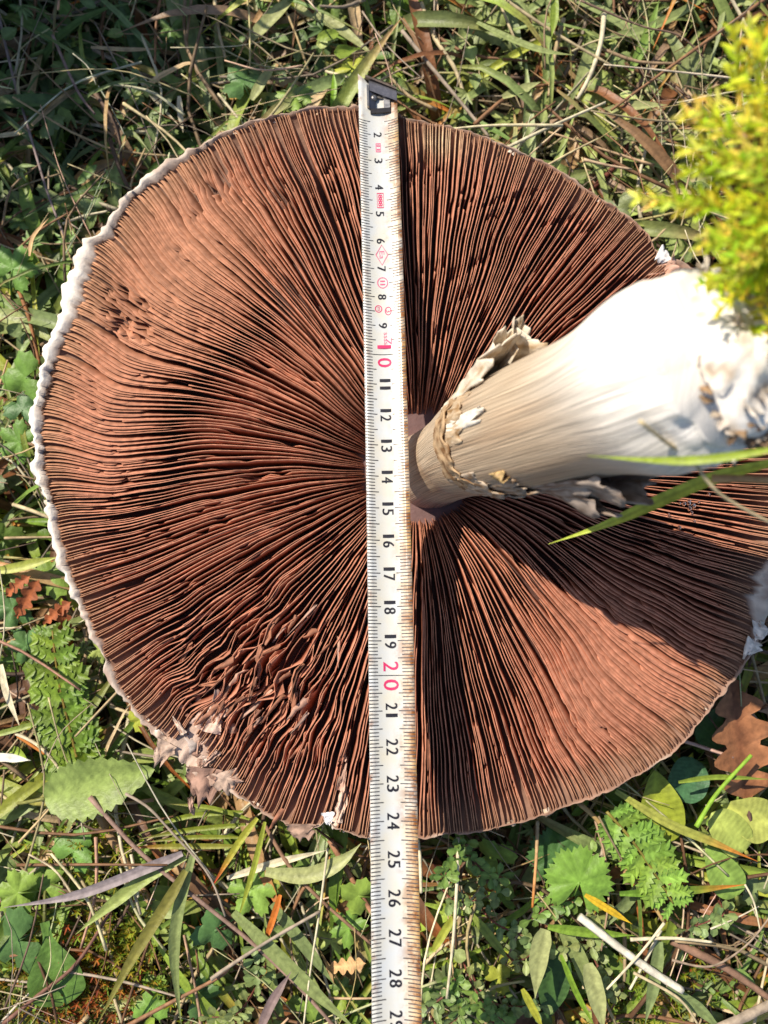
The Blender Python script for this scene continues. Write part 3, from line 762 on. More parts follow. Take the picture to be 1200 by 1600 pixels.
GBl('upright bright green blade in the upper grass', [(866, -10), (866, 25), (862, 58)], -2.0, 13, lin(120, 150, 60))
GBl('broad grey-green blade lying level right of the hook', [(940, 175), (990, 166), (1042, 164)], -2.2, 15, B2)
GBl('short silvery green blade behind the cap top', [(785, 152), (815, 140), (845, 128)], -2.3, 14, B2)
GBl('green blade rising steeply in the upper right grass', [(985, 110), (1010, 60), (1030, 0)], -2.6, 16, GREENS[1])
GBl('blue-green blade crossing under dry stalks above the cap', [(940, 60), (1010, 45), (1080, 10), (1130, -30)], -2.6, 14, B0)
GBl('shaded broad green blade near the upper edge', [(792, -10), (805, 60), (815, 110)], -3.2, 18, B1)
GBl('pale long blade bending beside the moss clump', [(1000, 330), (1050, 300), (1120, 310)], -2.4, 10, S1, mat_=M_dry, name='dead_leaf_strip')
# left of the cap
Stk('reddish straight stem leaning beside the left margin', [(30, 455), (46, 500), (62, 570)], -2.4, 7, lin(150, 100, 60))
GBl('yellow-green thin blade next to the reddish leaning stem', [(48, 395), (54, 470), (62, 560)], -2.6, 7, YG)
GBl('broad pale green leaf blade pointing at the left margin', [(-12, 488), (30, 500), (62, 516), (86, 540)], -2.6, 26, lin(150, 172, 120))
GBl('pale green grass blade touching the left cap margin low down', [(-15, 893), (25, 887), (60, 878), (92, 870)], -1.8, 15, lin(160, 180, 90))
Stk('bent pale straw under the left margin', [(-5, 708), (20, 722), (40, 745)], -2.6, 5, S2)
Stk('short pale stalk sticking out under left cap margin', [(20, 788), (55, 800), (84, 812)], -2.2, 7, S0)
Stk('thin straw crossing dark gap left of the cap', [(0, 982), (16, 981), (34, 981)], -2.2, 4, S2)
Stk('orange-brown stalk hugging the left margin', [(132, 980), (136, 1010), (128, 1050)], -2.5, 9, S3)
GBl('flattened pale straw standing beside feathery leaf', [(2, 1038), (10, 1080), (32, 1138)], -2.0, 11, S2, mat_=M_dry, name='dead_leaf_strip')
GBl('narrow green blade crossing above feathery leaf base', [(-15, 1150), (30, 1138), (88, 1120)], -1.8, 9, lin(130, 156, 80))
GBl('short broad bleached white straw beside the big oval leaf', [(-15, 1182), (15, 1184), (48, 1188)], -1.9, 13, lin(226, 220, 204), mat_=M_dry, name='dead_leaf_strip', fold=.1)
Stk('split pale straw curving down onto the big oval leaf', [(25, 1146), (60, 1165), (88, 1195), (106, 1232)], -1.9, 6, S2, c2=S0)
Stk('orange broken straw lying by the split pale straw', [(28, 1150), (50, 1165), (70, 1178)], -2.0, 6, OR)
# below the cap, left
Stk('long grey-brown stalk running diagonally below the cap', [(140, 1245), (215, 1328), (300, 1398), (395, 1474), (470, 1545), (540, 1625)], -1.4, 8, lin(150, 122, 108))
Stk('thin pale grey stalk crossing the long diagonal one', [(196, 1240), (232, 1262), (268, 1300), (325, 1365), (352, 1432)], -1.2, 5, S4)
Stk('branching pale stalk ending in a small tuft', [(330, 1530), (355, 1512), (420, 1470), (500, 1424)], -1.0, 7, S4)
Stk('reddish brown stalk curving up from the bottom edge', [(5, 1600), (60, 1555), (120, 1505), (176, 1418)], -1.8, 7, lin(120, 84, 70))
Stk('thick tan stalk lying under the diagonal stalk', [(145, 1252), (172, 1305), (205, 1360), (236, 1412)], -2.6, 16, lin(170, 138, 100))
Stk('brown jointed stalk running towards the tape', [(412, 1285), (450, 1350), (500, 1405), (580, 1475)], -1.6, 7, lin(146, 112, 88))
Stk('reddish tan stalk slipping under the tape', [(516, 1312), (545, 1365), (582, 1428)], -2.0, 11, lin(164, 118, 88))
Stk('very thin straight straw standing below the torn margin', [(512, 1325), (500, 1420), (486, 1510), (474, 1605)], -1.2, 4, S2)
Stk('brown stalk lying along the bottom edge', [(195, 1605), (260, 1570), (345, 1525), (360, 1505)], -1.3, 7, BR1)
Stk('short hooked white straw among lobed leaves', [(205, 1335), (212, 1370), (216, 1402)], -1.5, 6, S2)
GBl('purplish grey dead blade tapering towards the left edge', [(285, 1333), (230, 1356), (120, 1398), (6, 1418)], -1.2, 16, lin(140, 128, 128), mat_=M_dry, name='dead_leaf_strip')
GBl('green grass blade bent below the purplish dead blade', [(290, 1338), (235, 1366), (175, 1412), (118, 1460)], -1.4, 20, GREENS[4])
GBl('long olive grass blade reaching the bottom edge', [(290, 1360), (258, 1415), (205, 1500), (150, 1605)], -1.0, 18, OL)
GBl('blue-green grass blade hanging straight to the bottom edge', [(302, 1335), (278, 1425), (272, 1500), (284, 1610)], -1.2, 18, B0, twist=.6)
GBl('broad blue-green grass blade running to the tape foot', [(365, 1425), (430, 1488), (495, 1552), (560, 1612)], -1.2, 22, B0)
GBl('second blue-green grass blade beside the tape', [(425, 1412), (475, 1475), (522, 1538)], -1.7, 19, B1)
GBl('curved pale blue-green blade rising to the cap split', [(415, 1362), (478, 1368), (530, 1348), (564, 1318)], -1.4, 24, B2, roll=.3)
GBl('pale straw blade lying behind the curved blue-green blade', [(355, 1372), (430, 1348), (512, 1328)], -1.6, 12, S2, mat_=M_dry, name='dead_leaf_strip')
for i, (pp, w_) in enumerate([([(380, 1268), (290, 1276), (205, 1308)], 8), ([(385, 1288), (300, 1296), (212, 1312)], 8), ([(372, 1308), (300, 1308), (228, 1316)], 7), ([(390, 1280), (330, 1262), (262, 1256)], 7)]):
    GBl('narrow yellow-green blade of the flat tuft under the torn margin', pp, -2.0 + .2 * i, w_, jit(lin(122, 142, 50), .12), tip=OL, group='flat grass tuft under the torn margin')
GBl('low blade with reddish orange streak under the torn margin', [(370, 1322), (285, 1322), (196, 1324)], -1.8, 9, lin(128, 140, 60), tip=RD)
GBl('yellow blade with red tip standing under the torn margin', [(402, 1278), (372, 1318), (330, 1388)], -1.2, 11, YG, tip=lin(170, 50, 30))
GBl('yellow-green blade beside the red tipped one', [(414, 1284), (396, 1358), (370, 1442)], -1.2, 9, lin(134, 156, 58))
GBl('orange-brown dying blade tip near the long thin straw', [(438, 1398), (425, 1440), (410, 1482)], -1.3, 10, OR, tip=lin(120, 60, 30))
GBl('pointed purplish dead blade at the bottom edge', [(405, 1610), (425, 1565), (455, 1518)], -.9, 15, lin(128, 108, 104), mat_=M_dry, name='dead_leaf_strip')
# below the cap, right
Stk('thin pale straw standing right of the tape', [(716, 1308), (714, 1380), (708, 1470), (698, 1560)], -1.2, 6, S2)
Stk('pale straw squeezed against the tape edge', [(652, 1310), (656, 1340), (658, 1395)], -1.6, 7, S2)
Stk('tan stalk with rusty foot under the cap edge', [(840, 1282), (838, 1340), (832, 1418)], -1.8, 6, S0, c2=OR)
Stk('tan crooked stalk beside the feathery leaf', [(904, 1254), (942, 1292), (980, 1362), (1012, 1400), (1038, 1442)], -1.4, 8, lin(176, 146, 96))
GBl('long yellow-green blade turning orange at its tip', [(962, 1236), (1040, 1284), (1110, 1314), (1184, 1346)], -1.0, 14, lin(150, 166, 84), tip=OR)
Stk('bright green round stem leaning from the plant base', [(1088, 1292), (1120, 1240), (1174, 1180)], -.9, 8, lin(130, 166, 50), cat_='green stem', name='green_stem')
GBl('thin green blade crossing the bright green stem', [(1060, 1222), (1120, 1214), (1205, 1218)], -1.0, 8, lin(120, 150, 60))
GBl('green blade with orange tip lying level near right edge', [(968, 1396), (1060, 1392), (1166, 1382)], -1.2, 13, lin(96, 140, 50), tip=OR)
Stk('thin bent straw hanging from the orange blade tip', [(1164, 1382), (1178, 1410), (1188, 1455)], -1.2, 3.5, S2)
GBl('short yellow dying blade near the white stick', [(914, 1398), (950, 1420), (988, 1444)], -1.2, 11, lin(196, 176, 50))
GBl('green grass blade lying level across the thyme', [(856, 1448), (920, 1456), (992, 1462)], -1.2, 15, lin(110, 150, 56))
Stk('thick bleached white stick lying in the grass', [(905, 1432), (960, 1475), (1010, 1512), (1066, 1548)], -1.1, 13, lin(222, 214, 194), taper=.9)
Stk('thin pale straw lying level over the green blade', [(985, 1468), (1050, 1466), (1112, 1472)], -1.0, 6, S2)
Stk('kinked thin straw crossing the white stick', [(1038, 1442), (1000, 1490), (948, 1546)], -.9, 5, S2)
Stk('thick brown twig lying at the right edge', [(1050, 1470), (1120, 1505), (1160, 1530), (1210, 1566)], -1.5, 14, lin(140, 108, 88))
Stk('grey-brown stick at the bottom right corner', [(1120, 1610), (1165, 1588), (1210, 1566)], -1.0, 18, S4)
Stk('bent thin stem arching at the right edge', [(1050, 1500), (1110, 1510), (1165, 1478), (1205, 1430)], -.8, 4, lin(150, 130, 110))
Stk('looping thin straw near the right edge', [(990, 1520), (1060, 1560), (1090, 1600)], -1.0, 5, S0)
GBl('broad rounded grey-green blade among the thyme', [(852, 1452), (842, 1490), (836, 1560)], -1.0, 30, B2, fold=.2)
GBl('broad pale blue-green blade reaching the bottom edge', [(918, 1505), (930, 1550), (944, 1612)], -.9, 28, B2)
GBl('dark blue-green blade between the pale broad ones', [(876, 1450), (906, 1500), (920, 1560)], -1.6, 24, B0)
GBl('blue-green blade standing under the white stick', [(1030, 1470), (1022, 1530), (1008, 1600)], -1.4, 20, B1)
GBl('thin bright green blade crossing the grey-green blade', [(876, 1492), (900, 1550), (930, 1605)], -.8, 9, lin(110, 152, 50))
GBl('yellow-green tip at the bottom edge by the thyme', [(816, 1545), (832, 1575), (850, 1610)], -.9, 12, YG)
GBl('dark broad blade lying low right of the tape', [(655, 1545), (710, 1570), (775, 1596)], -2.4, 22, lin(66, 100, 50))
GBl('pointed green blade slanting down through the thyme', [(740, 1432), (768, 1466), (796, 1502)], -1.6, 14, lin(120, 146, 70))
GBl('thin green blade lying level right of the tape', [(664, 1412), (715, 1424), (765, 1432)], -2.0, 9, GREENS[0])
GBl('upright green tip right of the tape', [(676, 1486), (696, 1452), (716, 1420)], -1.8, 13, GREENS[2])
GBl('olive tinged blade with orange back under the cap edge', [(718, 1308), (730, 1350), (756, 1390)], -2.2, 12, GREENS[0], tip=OR)
GBl('bluish blade half hidden at the bottom right', [(1040, 1545), (1085, 1570), (1130, 1612)], -1.5, 18, B1)
# blades held up by the clod at the stem foot
GBl('slender bright green blade hanging in front of the gills', [(1210, 722), (1120, 745), (1040, 778), (950, 818), (857, 850)], 8.2, 22, lin(176, 206, 84), z2=5.0, fold=.2)
GBl('blurred green blade lying across the stem foot', [(1210, 702), (1120, 716), (1040, 720), (918, 712)], 11.6, 14, lin(140, 172, 60), z2=10.6, fold=.2)
Stk('blurred pale straw crossing the stem foot', [(1000, 658), (1040, 690), (1080, 718), (1125, 772), (1210, 820)], 11.4, 8, S0, z2=9.4)
Stk('short tan straw under the blurred green blade', [(1112, 748), (1160, 748), (1215, 752)], 9.4, 13, lin(190, 150, 104), z2=9.8)

# leaves
def LeafThing(name, label, px, z, ln_px, w_px, ang, c, kind='ovate', tilt=.15, curl=.12, teeth=0, stalk=True, cat_='leaf', group=None, mat_=None):
    base = P(px[0], px[1], z); k = dep(base) / F; d = Vector((math.cos(R_(ang)), math.sin(R_(ang)), random.uniform(.0, .2)))
    root = empty(name, base); b = MB()
    leaf_mesh(b, base, d, (random.uniform(-tilt, tilt), random.uniform(-tilt, tilt), 1), ln_px * k, w_px * k, c, kind, curl, teeth=teeth, n=22)
    b.build('leaf_blade', mat_ or M_leaf, root, base)
    if stalk:
        b = MB(); tube_mesh(b, [base, base - d * ln_px * k * .4 - UP * .8, base - d * ln_px * k * .6 + UP * (GZ - z)], .07, mixc(c, (.25, .12, .06), .3), n=6)
        b.build('leaf_stalk', M_leaf, root, base)
    return tag(root, label, cat_, group)
def LobedThing(name, label, px, z, r_px, c, lobes, rot, cut=.4, cat_='leaf', group=None):
    cen = P(px[0], px[1], z); k = dep(cen) / F; root = empty(name, cen); b = MB()
    lobed_mesh(b, cen, (random.uniform(-.25, .25), random.uniform(-.25, .25), 1), r_px * k, c, lobes, R_(rot), cut); b.build('leaf_blade', M_leaf, root, cen)
    b = MB(); tube_mesh(b, [cen, cen + Vector((-math.cos(R_(rot)), -math.sin(R_(rot)), -1)) * .8, Vector((cen.x - math.cos(R_(rot)) * 1.3, cen.y - math.sin(R_(rot)) * 1.3, GZ))], .05, c, n=6)
    b.build('leaf_stalk', M_leaf, root, cen)
    return tag(root, label, cat_, group)
def Feather(name, label, pts_px, z, side_px, c, pairs=11, z2=None, cat_='leaf'):
    z2 = z if z2 is None else z2
    pts = [P(x, y, z + (z2 - z) * i / (len(pts_px) - 1)) for i, (x, y) in enumerate(pts_px)]; k = dep(pts[0]) / F
    root = empty(name, pts[0]); b = MB(); tube_mesh(b, pts, .06, mixc(c, (.3, .12, .05), .5), n=14); b.build('midrib', M_leaf, root, pts[0])
    for i in range(pairs):
        t = .06 + .9 * i / (pairs - 1); p = cat(pts, t); d = (cat(pts, min(1, t + .03)) - cat(pts, max(0, t - .03))).normalized()
        s = d.cross(UP).normalized(); env = .55 + .45 * math.sin(math.pi * min(1, .15 + .8 * t))
        for sg in (-1, 1):
            b = MB(); ln = side_px * k * env * random.uniform(.85, 1.15); dd = (s * sg + d * random.uniform(.25, .65) + UP * random.uniform(-.1, .35)).normalized()
            cc = jit(c, .2)
            leaf_mesh(b, p, dd, (random.uniform(-.35, .35), random.uniform(-.35, .35), 1), ln, ln * random.uniform(.42, .55), cc, 'ovate', .12, teeth=3.6, n=11)
            for tt, sd_ in ((.35, 1), (.35, -1), (.6, 1), (.6, -1)):
                leaf_mesh(b, p + dd * ln * tt, (dd + d * sd_ * .9 + UP * random.uniform(0, .25)).normalized(), (0, 0, 1), ln * .36, ln * .15, tuple(x * 1.1 for x in cc), 'ovate', .1, n=4)
            b.build('leaflet', M_leaf, root, pts[0])
    return tag(root, label, cat_)
LeafThing('oval_leaf', 'big oval pale green leaf lying beside the torn cap margin', (70, 1248), -1.7, 178, 88, 15, lin(128, 158, 92), 'ovate', .05, .03, teeth=1)
Feather('feathery_leaf', 'bright green feathery leaf with toothed leaflets left of the cap', [(128, 1212), (112, 1150), (92, 1065), (82, 985)], -2.0, 58, lin(100, 136, 50), 12, z2=-1.9)
Feather('feathery_leaf', 'finely cut feathery leaf lying beside the toothed round leaf', [(948, 1268), (985, 1310), (1020, 1360), (1052, 1412)], -1.2, 50, lin(116, 160, 72), 9)
LobedThing('toothed_leaf', 'round toothed bright green leaf standing under the cap edge', (905, 1378), -1.2, 52, lin(112, 160, 70), 7, 80, .14)
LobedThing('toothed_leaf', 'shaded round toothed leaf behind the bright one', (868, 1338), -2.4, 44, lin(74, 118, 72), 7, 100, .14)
LeafThing('oval_leaf', 'large yellow-green leaf half in the cap shadow', (1035, 1318), -2.0, 118, 74, 97, lin(142, 166, 62), 'ovate', .1, .05)
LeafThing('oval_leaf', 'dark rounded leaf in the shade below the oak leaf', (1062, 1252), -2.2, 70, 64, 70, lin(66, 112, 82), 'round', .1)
LeafThing('oval_leaf', 'bright pale green leaf lit beside the oak leaf stalk', (1165, 1330), -1.8, 76, 60, 130, lin(150, 176, 96), 'round', .15)
LeafThing('oval_leaf', 'green leaf spreading towards the right edge', (1150, 1400), -1.8, 86, 56, 120, lin(118, 158, 80), 'ovate', .2)
LeafThing('oval_leaf', 'pale lit leaf at the right edge above the dark gap', (1210, 1290), -1.9, 84, 70, 160, lin(158, 178, 100), 'ovate', .2)
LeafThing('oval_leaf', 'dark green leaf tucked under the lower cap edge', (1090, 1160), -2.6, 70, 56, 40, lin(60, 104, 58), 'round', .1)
LeafThing('oval_leaf', 'broad dark green leaf at the lower left corner', (70, 1440), -2.0, 130, 84, 285, lin(84, 124, 60), 'spoon', .1, .05)
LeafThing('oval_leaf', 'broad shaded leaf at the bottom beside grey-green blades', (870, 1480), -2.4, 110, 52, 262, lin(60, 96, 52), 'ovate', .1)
# oak leaf
base = P(1168, 1256, -1.9); k = dep(base) / F; oak = empty('oak_leaf', base); b = MB()
leaf_mesh(b, base, (-.10, 1, .06), (.15, 0, 1), 185 * k, 118 * k, lin(150, 100, 66), 'oak', .04, vein=lin(120, 76, 50)); b.build('leaf_blade', M_dry, oak, base)
b = MB(); tube_mesh(b, [base, P(1172, 1290, -2.0), P(1168, 1322, -2.4)], .09, lin(100, 76, 66), n=6); b.build('leaf_stalk', M_dry, oak, base)
tag(oak, 'brown fallen oak leaf with lobed edge beside the cap', 'oak leaf')
for lab, x, y, an, ln in (('rusty curled dead leaf left of the cap margin', 62, 905, 240, 70), ('small shrivelled brown leaf against the left margin', 112, 940, 215, 56), ('curled brown dead leaf hanging beside the shrivelled one', 96, 945, 285, 56), ('crumpled tan dead leaf beside the tape', 572, 1505, 185, 60), ('thin reddish dead leaf above the feathery leaf', 48, 900, 215, 52)):
    bs = P(x, y, -1.9); b = MB(); k = dep(bs) / F
    leaf_mesh(b, bs, (math.cos(R_(an)), math.sin(R_(an)), .1), (.5, .4, .8), ln * k, ln * .42 * k, lin(150, 84, 48) if x < 500 else lin(190, 150, 104), 'oak', .35)
    tag(b.build('dead_leaf', M_dry, None, bs), lab, 'dead leaf')
for (x, y, r, rot, lab) in [(60, 1385, 44, 100, 'pale lobed leaf at the left edge below the oval leaf'), (28, 1470, 52, 200, 'big lobed leaf in the lower left corner'), (115, 1330, 36, 60, 'lobed leaf just under the big oval leaf'),
        (28, 1395, 36, 170, 'small dark lobed leaf at the left edge'), (395, 1390, 40, 300, 'lit lobed leaf between the blades below the cap'), (335, 1455, 36, 200, 'lobed leaf under the diagonal stalk'),
        (235, 1575, 28, 90, 'little lobed leaf at the bottom near olive blade'), (560, 1400, 32, 160, 'lobed leaf tucked under the tape edge'), (545, 1450, 30, 140, 'dark lobed leaf touching the tape'),
        (40, 1010, 30, 120, 'bluish lobed leaf left of the feathery leaf'), (20, 950, 34, 200, 'bluish lobed leaf beside the dead leaves'), (80, 900, 36, 40, 'dewy lobed leaf at the left cap margin'),
        (30, 690, 34, 150, 'dark lobed leaf under the bent straw'), (20, 420, 38, 60, 'lobed leaf near tan blade tip at left'), (40, 590, 40, 190, 'dark round lobed leaf by the left margin'), (35, 640, 30, 80, 'shaded lobed leaf below the round one'),
        (460, 150, 30, 40, 'lobed leaf above the cap shoulder'), (380, 130, 34, 120, 'pale lobed leaf behind the silvery blade tip'), (1130, 1340, 34, 20, 'lobed leaf between pale leaf and orange blade'),
        (310, 1560, 34, 20, 'lobed leaf at the bottom beside the hanging blade')]:
    LobedThing('lobed_leaf', lab, (x, y), -2.2 + random.uniform(-.3, .4), r, jit(random.choice([lin(104, 150, 70), lin(120, 160, 76), lin(82, 126, 76)]), .12), random.choice((3, 5, 5)), rot, .42)
# thyme sprigs
def sprig(label, px, z, ln_px, ang, c):
    base = P(px[0], px[1], z); k = dep(base) / F; d = Vector((math.cos(R_(ang)), math.sin(R_(ang)), .25)).normalized(); root = empty('creeping_sprig', base)
    tip = base + d * ln_px * k; pts = [Vector((base.x - d.x * .5, base.y - d.y * .5, GZ)), base, base.lerp(tip, .5) + Vector((random.uniform(-.2, .2), random.uniform(-.2, .2), .15)), tip]
    b = MB(); tube_mesh(b, pts, .045, lin(120, 70, 60), n=12); b.build('sprig_stem', M_dry, root, base)
    for i in range(11):
        t = .3 + .7 * i / 10; p = cat(pts, t); an = i * 1.57 + random.uniform(-.3, .3)
        for sg in (0, math.pi):
            b = MB(); dd = Vector((math.cos(an + sg), math.sin(an + sg), random.uniform(.2, .8)))
            leaf_mesh(b, p, dd, UP + Vector((random.uniform(-.4, .4), random.uniform(-.4, .4), 0)), random.uniform(.32, .55), random.uniform(.2, .3), jit(c, .15), 'spoon', .1, n=6)
            b.build('leaflet', M_leaf, root, base)
    tag(root, label, 'herb sprig', 'creeping herb sprigs' if 'among' in label else None)
for (x, y, an, ln) in [(690, 1370, 60, 70), (700, 1400, 10, 80), (780, 1370, 140, 70), (760, 1430, -20, 90), (800, 1500, 20, 90), (730, 1520, -60, 80), (700, 1540, 200, 70), (720, 1580, 100, 60), (900, 1400, 200, 80), (920, 1480, 80, 70), (760, 1560, 0, 80), (790, 1590, 150, 60), (405, 1530, 90, 70), (390, 1560, 200, 60), (930, 1500, 300, 50), (1130, 1420, 200, 70), (680, 1600, 40, 60)]:
    lab = {(405, 1530): 'creeping herb sprig left of the tape above its shorter twin', (390, 1560): 'short creeping herb sprig left of the tape below the branching pale stalk', (900, 1400): 'creeping herb sprig at the foot of the round toothed leaf',
           (930, 1500): 'short creeping herb sprig on the dark blue-green blade', (920, 1480): 'creeping herb sprig beside the thick bleached white stick', (1130, 1420): 'creeping herb sprig under the green blade with orange tip'}.get((x, y), 'grey-green creeping herb sprig with small paired leaves among others right of the tape')
    sprig(lab, (x, y), -1.9 + random.uniform(-.4, .3), ln, an, random.choice([lin(112, 142, 92), lin(126, 148, 96), lin(98, 136, 70)]))

# ------------------------------------------------------------------ moss clump at the stem foot
MC = Vector((8.0, 6.6, 11.9)); clump = empty('moss_clump', MC - Vector((0, 0, 2)))
tag(clump, 'bright yellow-green moss clump on a brown soil clod stuck to the stem foot', 'moss'); CO = MC - Vector((0, 0, 2))
b = MB(); rows = []
for i in range(25):
    v = math.pi * i / 24; row = []
    for k in range(36):
        u = 2 * math.pi * k / 36; d = Vector((math.cos(u) * math.sin(v), math.sin(u) * math.sin(v), math.cos(v)))
        q = 1 + .3 * N(*(d * 2)) + .2 * N(*(d * 5)) + .12 * N(*(d * 12))
        row.append(b.vert(MC + Vector((d.x * 1.4, d.y * 2.3, d.z * 1.5)) * q, mixc((.16, .08, .03), (.30, .17, .05), sstep(-.2, .4, N(*(d * 4))))))
    rows.append(row)
b.grid(rows, True); b.build('soil_clod', M_soil, clump, CO)
mrnd = random.Random(3)
def frond(base, d, ln, c):
    b = MB(); d = d.normalized(); pts = [base, base + d * ln * .5 + UP * .1, base + d * ln + Vector((mrnd.uniform(-.25, .25), mrnd.uniform(-.25, .25), mrnd.uniform(-.3, .1)))]
    tube_mesh(b, pts, .035, c, n=5, k=4); nl = int(ln * 22)
    for i in range(nl):
        t = (i + .5) / nl; p = cat(pts, t); an = i * 2.4; _, s, q = frame(d, UP)
        dd = (d * .9 + (s * math.cos(an) + q * math.sin(an)) * .9).normalized()
        leaf_mesh(b, p, dd, mrnd.choice((1, -1)) * q + s * .3, .42 * (1.1 - .5 * t), .10, tuple(x * mrnd.uniform(.75, 1.25) for x in c), 'ovate', -.1, n=3)
    b.build('moss_shoot', M_moss, clump, CO)
MG = [lin(206, 212, 54), lin(186, 198, 48), lin(220, 216, 90), lin(168, 178, 40)]
for (x, y, ln, an) in [(1120, 325, 2.0, 180), (1130, 330, 1.6, 165), (1150, 140, 1.4, 95), (1170, 120, 1.3, 80), (1130, 190, 1.3, 170), (1140, 250, 1.5, 160), (1150, 270, 1.6, 175), (1150, 220, 1.2, 150), (1190, 100, 1.2, 100)]:
    z = 12.2 + mrnd.uniform(-.4, .4); frond(P(x, y, z), Vector((math.cos(R_(an)), math.sin(R_(an)), .1)), ln * .62, mrnd.choice(MG[:3]))
for i in range(84):
    d = Vector((mrnd.gauss(-.35, .75), mrnd.gauss(.1, .75), mrnd.gauss(.5, .5))).normalized()
    frond(MC + Vector((d.x * 1.3, d.y * 2.15, d.z * 1.4)), d + Vector((mrnd.uniform(-.6, .3), mrnd.uniform(-.4, .5), mrnd.uniform(-.3, .3))), mrnd.uniform(.6, 1.25), mrnd.choice(MG))
for i in range(26):                        # shoots on the foot itself
    p = Vector((6.9, 5.5, 11.5)) + Vector((mrnd.gauss(0, .5), mrnd.gauss(0, .5), mrnd.gauss(0, .3)))
    frond(p, Vector((mrnd.uniform(-1, .6), mrnd.uniform(-.6, .9), mrnd.uniform(0, .6))), mrnd.uniform(.5, 1.0), mrnd.choice(MG))

# ------------------------------------------------------------------ turf: what nobody could count
fr = random.Random(11)
def spot(dense=.8):
    """a point of the turf round the mushroom, thinner towards the outside"""
    while True:
        if fr.random() < dense: x, y = fr.uniform(-19, 19), fr.uniform(-21, 30)
        else: x, y = fr.uniform(-55, 55), fr.uniform(-50, 65)
        q = Vector((x, y, 0)) - G; r = math.hypot(q.x, q.y)
        if r > Rim(math.degrees(math.atan2(q.y, q.x))) - 2.2: return x, y
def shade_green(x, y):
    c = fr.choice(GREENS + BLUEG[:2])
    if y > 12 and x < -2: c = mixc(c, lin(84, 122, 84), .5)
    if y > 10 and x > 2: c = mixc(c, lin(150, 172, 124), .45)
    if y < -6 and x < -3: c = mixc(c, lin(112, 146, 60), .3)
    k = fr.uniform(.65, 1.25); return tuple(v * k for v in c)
gm = MB(); made = 0
while made < 3400:
    x, y = spot(); an = fr.uniform(0, 6.283); ln = fr.uniform(2.5, 8); el = fr.uniform(.35, 1.35); z0 = ground_z(x, y) - .1
    hd = Vector((math.cos(an), math.sin(an), 0)); top = min(ln * math.sin(el) * .55, fr.uniform(1.2, 3.9))
    p0 = Vector((x, y, z0)); p1 = p0 + hd * ln * .25 + UP * top * .75; p2 = p0 + hd * ln * .6 + UP * top; p3 = p0 + hd * ln * .95 + UP * top * fr.uniform(.45, 1.0)
    if not clear([p0, p1, p2, p3, (p2 + p3) / 2, (p1 + p2) / 2]): continue
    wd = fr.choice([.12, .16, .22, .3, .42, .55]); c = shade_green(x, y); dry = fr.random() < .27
    if dry: c = tuple(v * .8 for v in fr.choice(STRAW + BROWN))
    blade_mesh(gm, [p0, p1, p2, p3], wd, c, tip=fr.choice([None, None, None, OL, OR, S1]), n=7, fold=fr.uniform(.1, .6), twist=fr.uniform(-.8, .8)); made += 1
tag(gm.build('grass', M_leaf, kind='stuff'), 'thick tangled green and dying grass round the mushroom', 'grass')
lm = MB(); made = 0
while made < 3300:
    x, y = spot(); z = ground_z(x, y) + (fr.random() ** 1.3) * 2.9; cen = Vector((x, y, z))
    if not clear([cen, cen + Vector((.5, 0, .2)), cen + Vector((-.5, 0, .2)), cen + Vector((0, .5, .2)), cen + Vector((0, -.5, .2))]): continue
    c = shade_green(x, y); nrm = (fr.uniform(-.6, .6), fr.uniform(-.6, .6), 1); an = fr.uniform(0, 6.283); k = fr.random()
    random.seed(made)
    if k < .25: lobed_mesh(lm, cen, nrm, fr.uniform(.35, .8), c, fr.choice((3, 5)), an, .45)
    elif k < .75: leaf_mesh(lm, cen, (math.cos(an), math.sin(an), fr.uniform(-.2, .4)), nrm, fr.uniform(.4, 1.1), fr.uniform(.25, .6), c, fr.choice(('ovate', 'round', 'spoon')), fr.uniform(0, .3), n=6)
    else:
        for q in range(5):
            a2 = an + (q - 2) * .55; leaf_mesh(lm, cen, (math.cos(a2), math.sin(a2), fr.uniform(-.1, .3)), nrm, fr.uniform(.3, .7), .16, c, 'ovate', .15, n=4)
    made += 1
tag(lm.build('ground_cover', M_leaf, kind='stuff'), 'low leafy ground cover under the grass', 'ground cover')
dm = MB(); made = 0
while made < 2900:
    x, y = spot(); an = fr.uniform(0, 6.283); ln = fr.uniform(1.5, 7); z = ground_z(x, y) + fr.random() ** 1.4 * 3.2
    hd = Vector((math.cos(an), math.sin(an), fr.uniform(-.15, .25))); sd_ = Vector((-hd.y, hd.x, 0)) * fr.uniform(-.18, .18) * ln
    p0 = Vector((x, y, z)); pts = [p0, p0 + hd * ln * .5 + sd_, p0 + hd * ln]
    if not clear(pts + [(pts[0] + pts[1]) / 2, (pts[1] + pts[2]) / 2]): continue
    c = fr.choice(STRAW + BROWN); kk = fr.uniform(.55, 1.15); tube_mesh(dm, pts, fr.choice([.02, .03, .04, .06, .09]), tuple(v * kk for v in c), n=6, k=4); made += 1
tag(dm.build('dry_litter', M_dry, kind='stuff'), 'dry straw and broken stalks scattered through the grass', 'litter')
mm = MB()
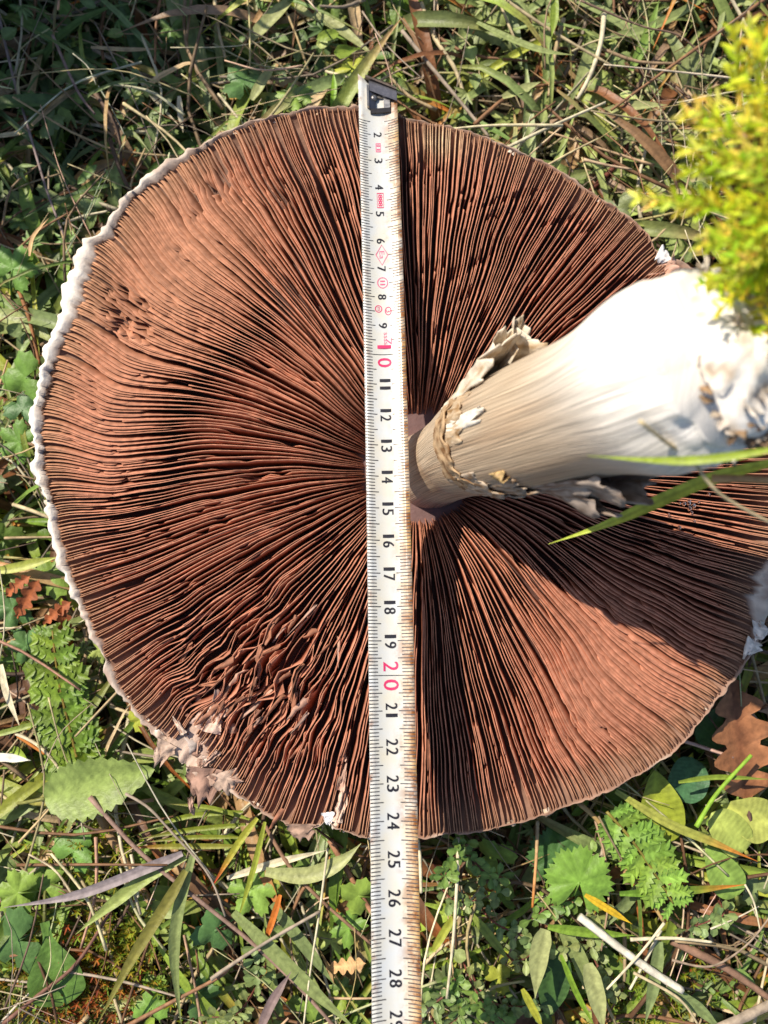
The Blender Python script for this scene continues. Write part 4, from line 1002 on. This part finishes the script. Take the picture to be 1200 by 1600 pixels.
for (cx, cy, sp, nn_, pal) in [(130, 1545, 45, 260, [lin(180, 100, 40), lin(150, 80, 34), lin(196, 140, 50)]), (170, 1500, 60, 300, [lin(170, 170, 40), lin(140, 150, 40)]), (30, 1560, 60, 220, [lin(160, 150, 40), lin(120, 130, 40)]), (150, 1330, 40, 120, [lin(170, 180, 50)]), (1010, 1560, 60, 180, [lin(150, 160, 40)])]:
    for i in range(nn_):
        p = P(fr.gauss(cx, sp), fr.gauss(cy, sp * .8), -3.4 + fr.random() * 1.2)
        if blocked(p): continue
        an = fr.uniform(0, 6.283); c = fr.choice(pal)
        for q in range(5):
            a2 = an + q * 1.25; leaf_mesh(mm, p, (math.cos(a2), math.sin(a2), .7), UP, fr.uniform(.14, .28), .06, tuple(v * fr.uniform(.4, .8) for v in c), 'ovate', 0, n=3)
tag(mm.build('moss', M_moss, kind='stuff'), 'yellow and rust coloured moss among the grass below the cap', 'moss')

# unseen grass tufts added on the sun's side to shade the far left turf
for i, (x, y) in enumerate([(-23, 25.5), (-26, 29), (-22, 29.5), (-26, 33), (-20, 33), (-23, 36), (-16, 34), (-28, 24), (-18, 29.5), (-24.5, 31), (-21, 26.5), (-25, 27), (-19.5, 31.5), (-27, 21.5)]):
    b = MB(); z0 = ground_z(x, y)
    for k in range(70):
        an = fr.uniform(0, 6.283); bx, by = x + fr.gauss(0, 1.6), y + fr.gauss(0, 1.6); ln = fr.uniform(10, 17.5); le = fr.uniform(.05, .45)
        hd = Vector((math.cos(an), math.sin(an), 0)); p0 = Vector((bx, by, z0 - .1))
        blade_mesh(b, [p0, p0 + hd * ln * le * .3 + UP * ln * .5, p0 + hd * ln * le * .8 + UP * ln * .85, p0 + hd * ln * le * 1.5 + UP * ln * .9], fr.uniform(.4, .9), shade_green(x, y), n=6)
    tag(b.build('added_shade_tuft', M_leaf, None, (x, y, z0)), 'tall green grass tuft added out of view to shade the far left turf', 'grass tuft', 'added shade tufts')

# water drops on the gills beside the stem foot
for i in range(16):
    x, y = fr.gauss(1078, 13), fr.gauss(788, 17); a, r = pol(x, y); p = P(x, y, ztop(a, r) + .02); rr = fr.uniform(.04, .10); b = MB(); rows = []
    for j in range(7):
        v = math.pi * (j + .02) / 6.04; rows.append([b.vert(p + Vector((math.cos(q * .7854) * math.sin(v), math.sin(q * .7854) * math.sin(v), math.cos(v) * .8)) * rr) for q in range(8)])
    b.grid(rows, True); tag(b.build('water_drop', M_dew, None, p), 'clear water drop sitting on the gills beside the stem shadow', 'water drop', 'water drops on the gills')

# pale straws lying on top of the turf
st = MB(); made = 0
while made < 420:
    x, y = spot(.95); an = fr.uniform(0, 6.283); ln = fr.uniform(1.5, 6); z = -2.7 + fr.random() * 1.3
    hd = Vector((math.cos(an), math.sin(an), fr.uniform(-.12, .08))); sd_ = Vector((-hd.y, hd.x, 0)) * fr.uniform(-.12, .12) * ln
    p0 = Vector((x, y, z)); pts = [p0, p0 + hd * ln * .5 + sd_, p0 + hd * ln]
    if not clear(pts + [(pts[0] + pts[1]) / 2, (pts[1] + pts[2]) / 2]): continue
    c = fr.choice(STRAW[:3] + [lin(206, 190, 150)]); tube_mesh(st, pts, fr.choice([.018, .025, .035, .05, .07]), tuple(v * fr.uniform(.8, 1.15) for v in c), n=7, k=4); made += 1
tag(st.build('straw_litter', M_dry, kind='stuff'), 'pale thin straws lying loose on top of the grass', 'straw')
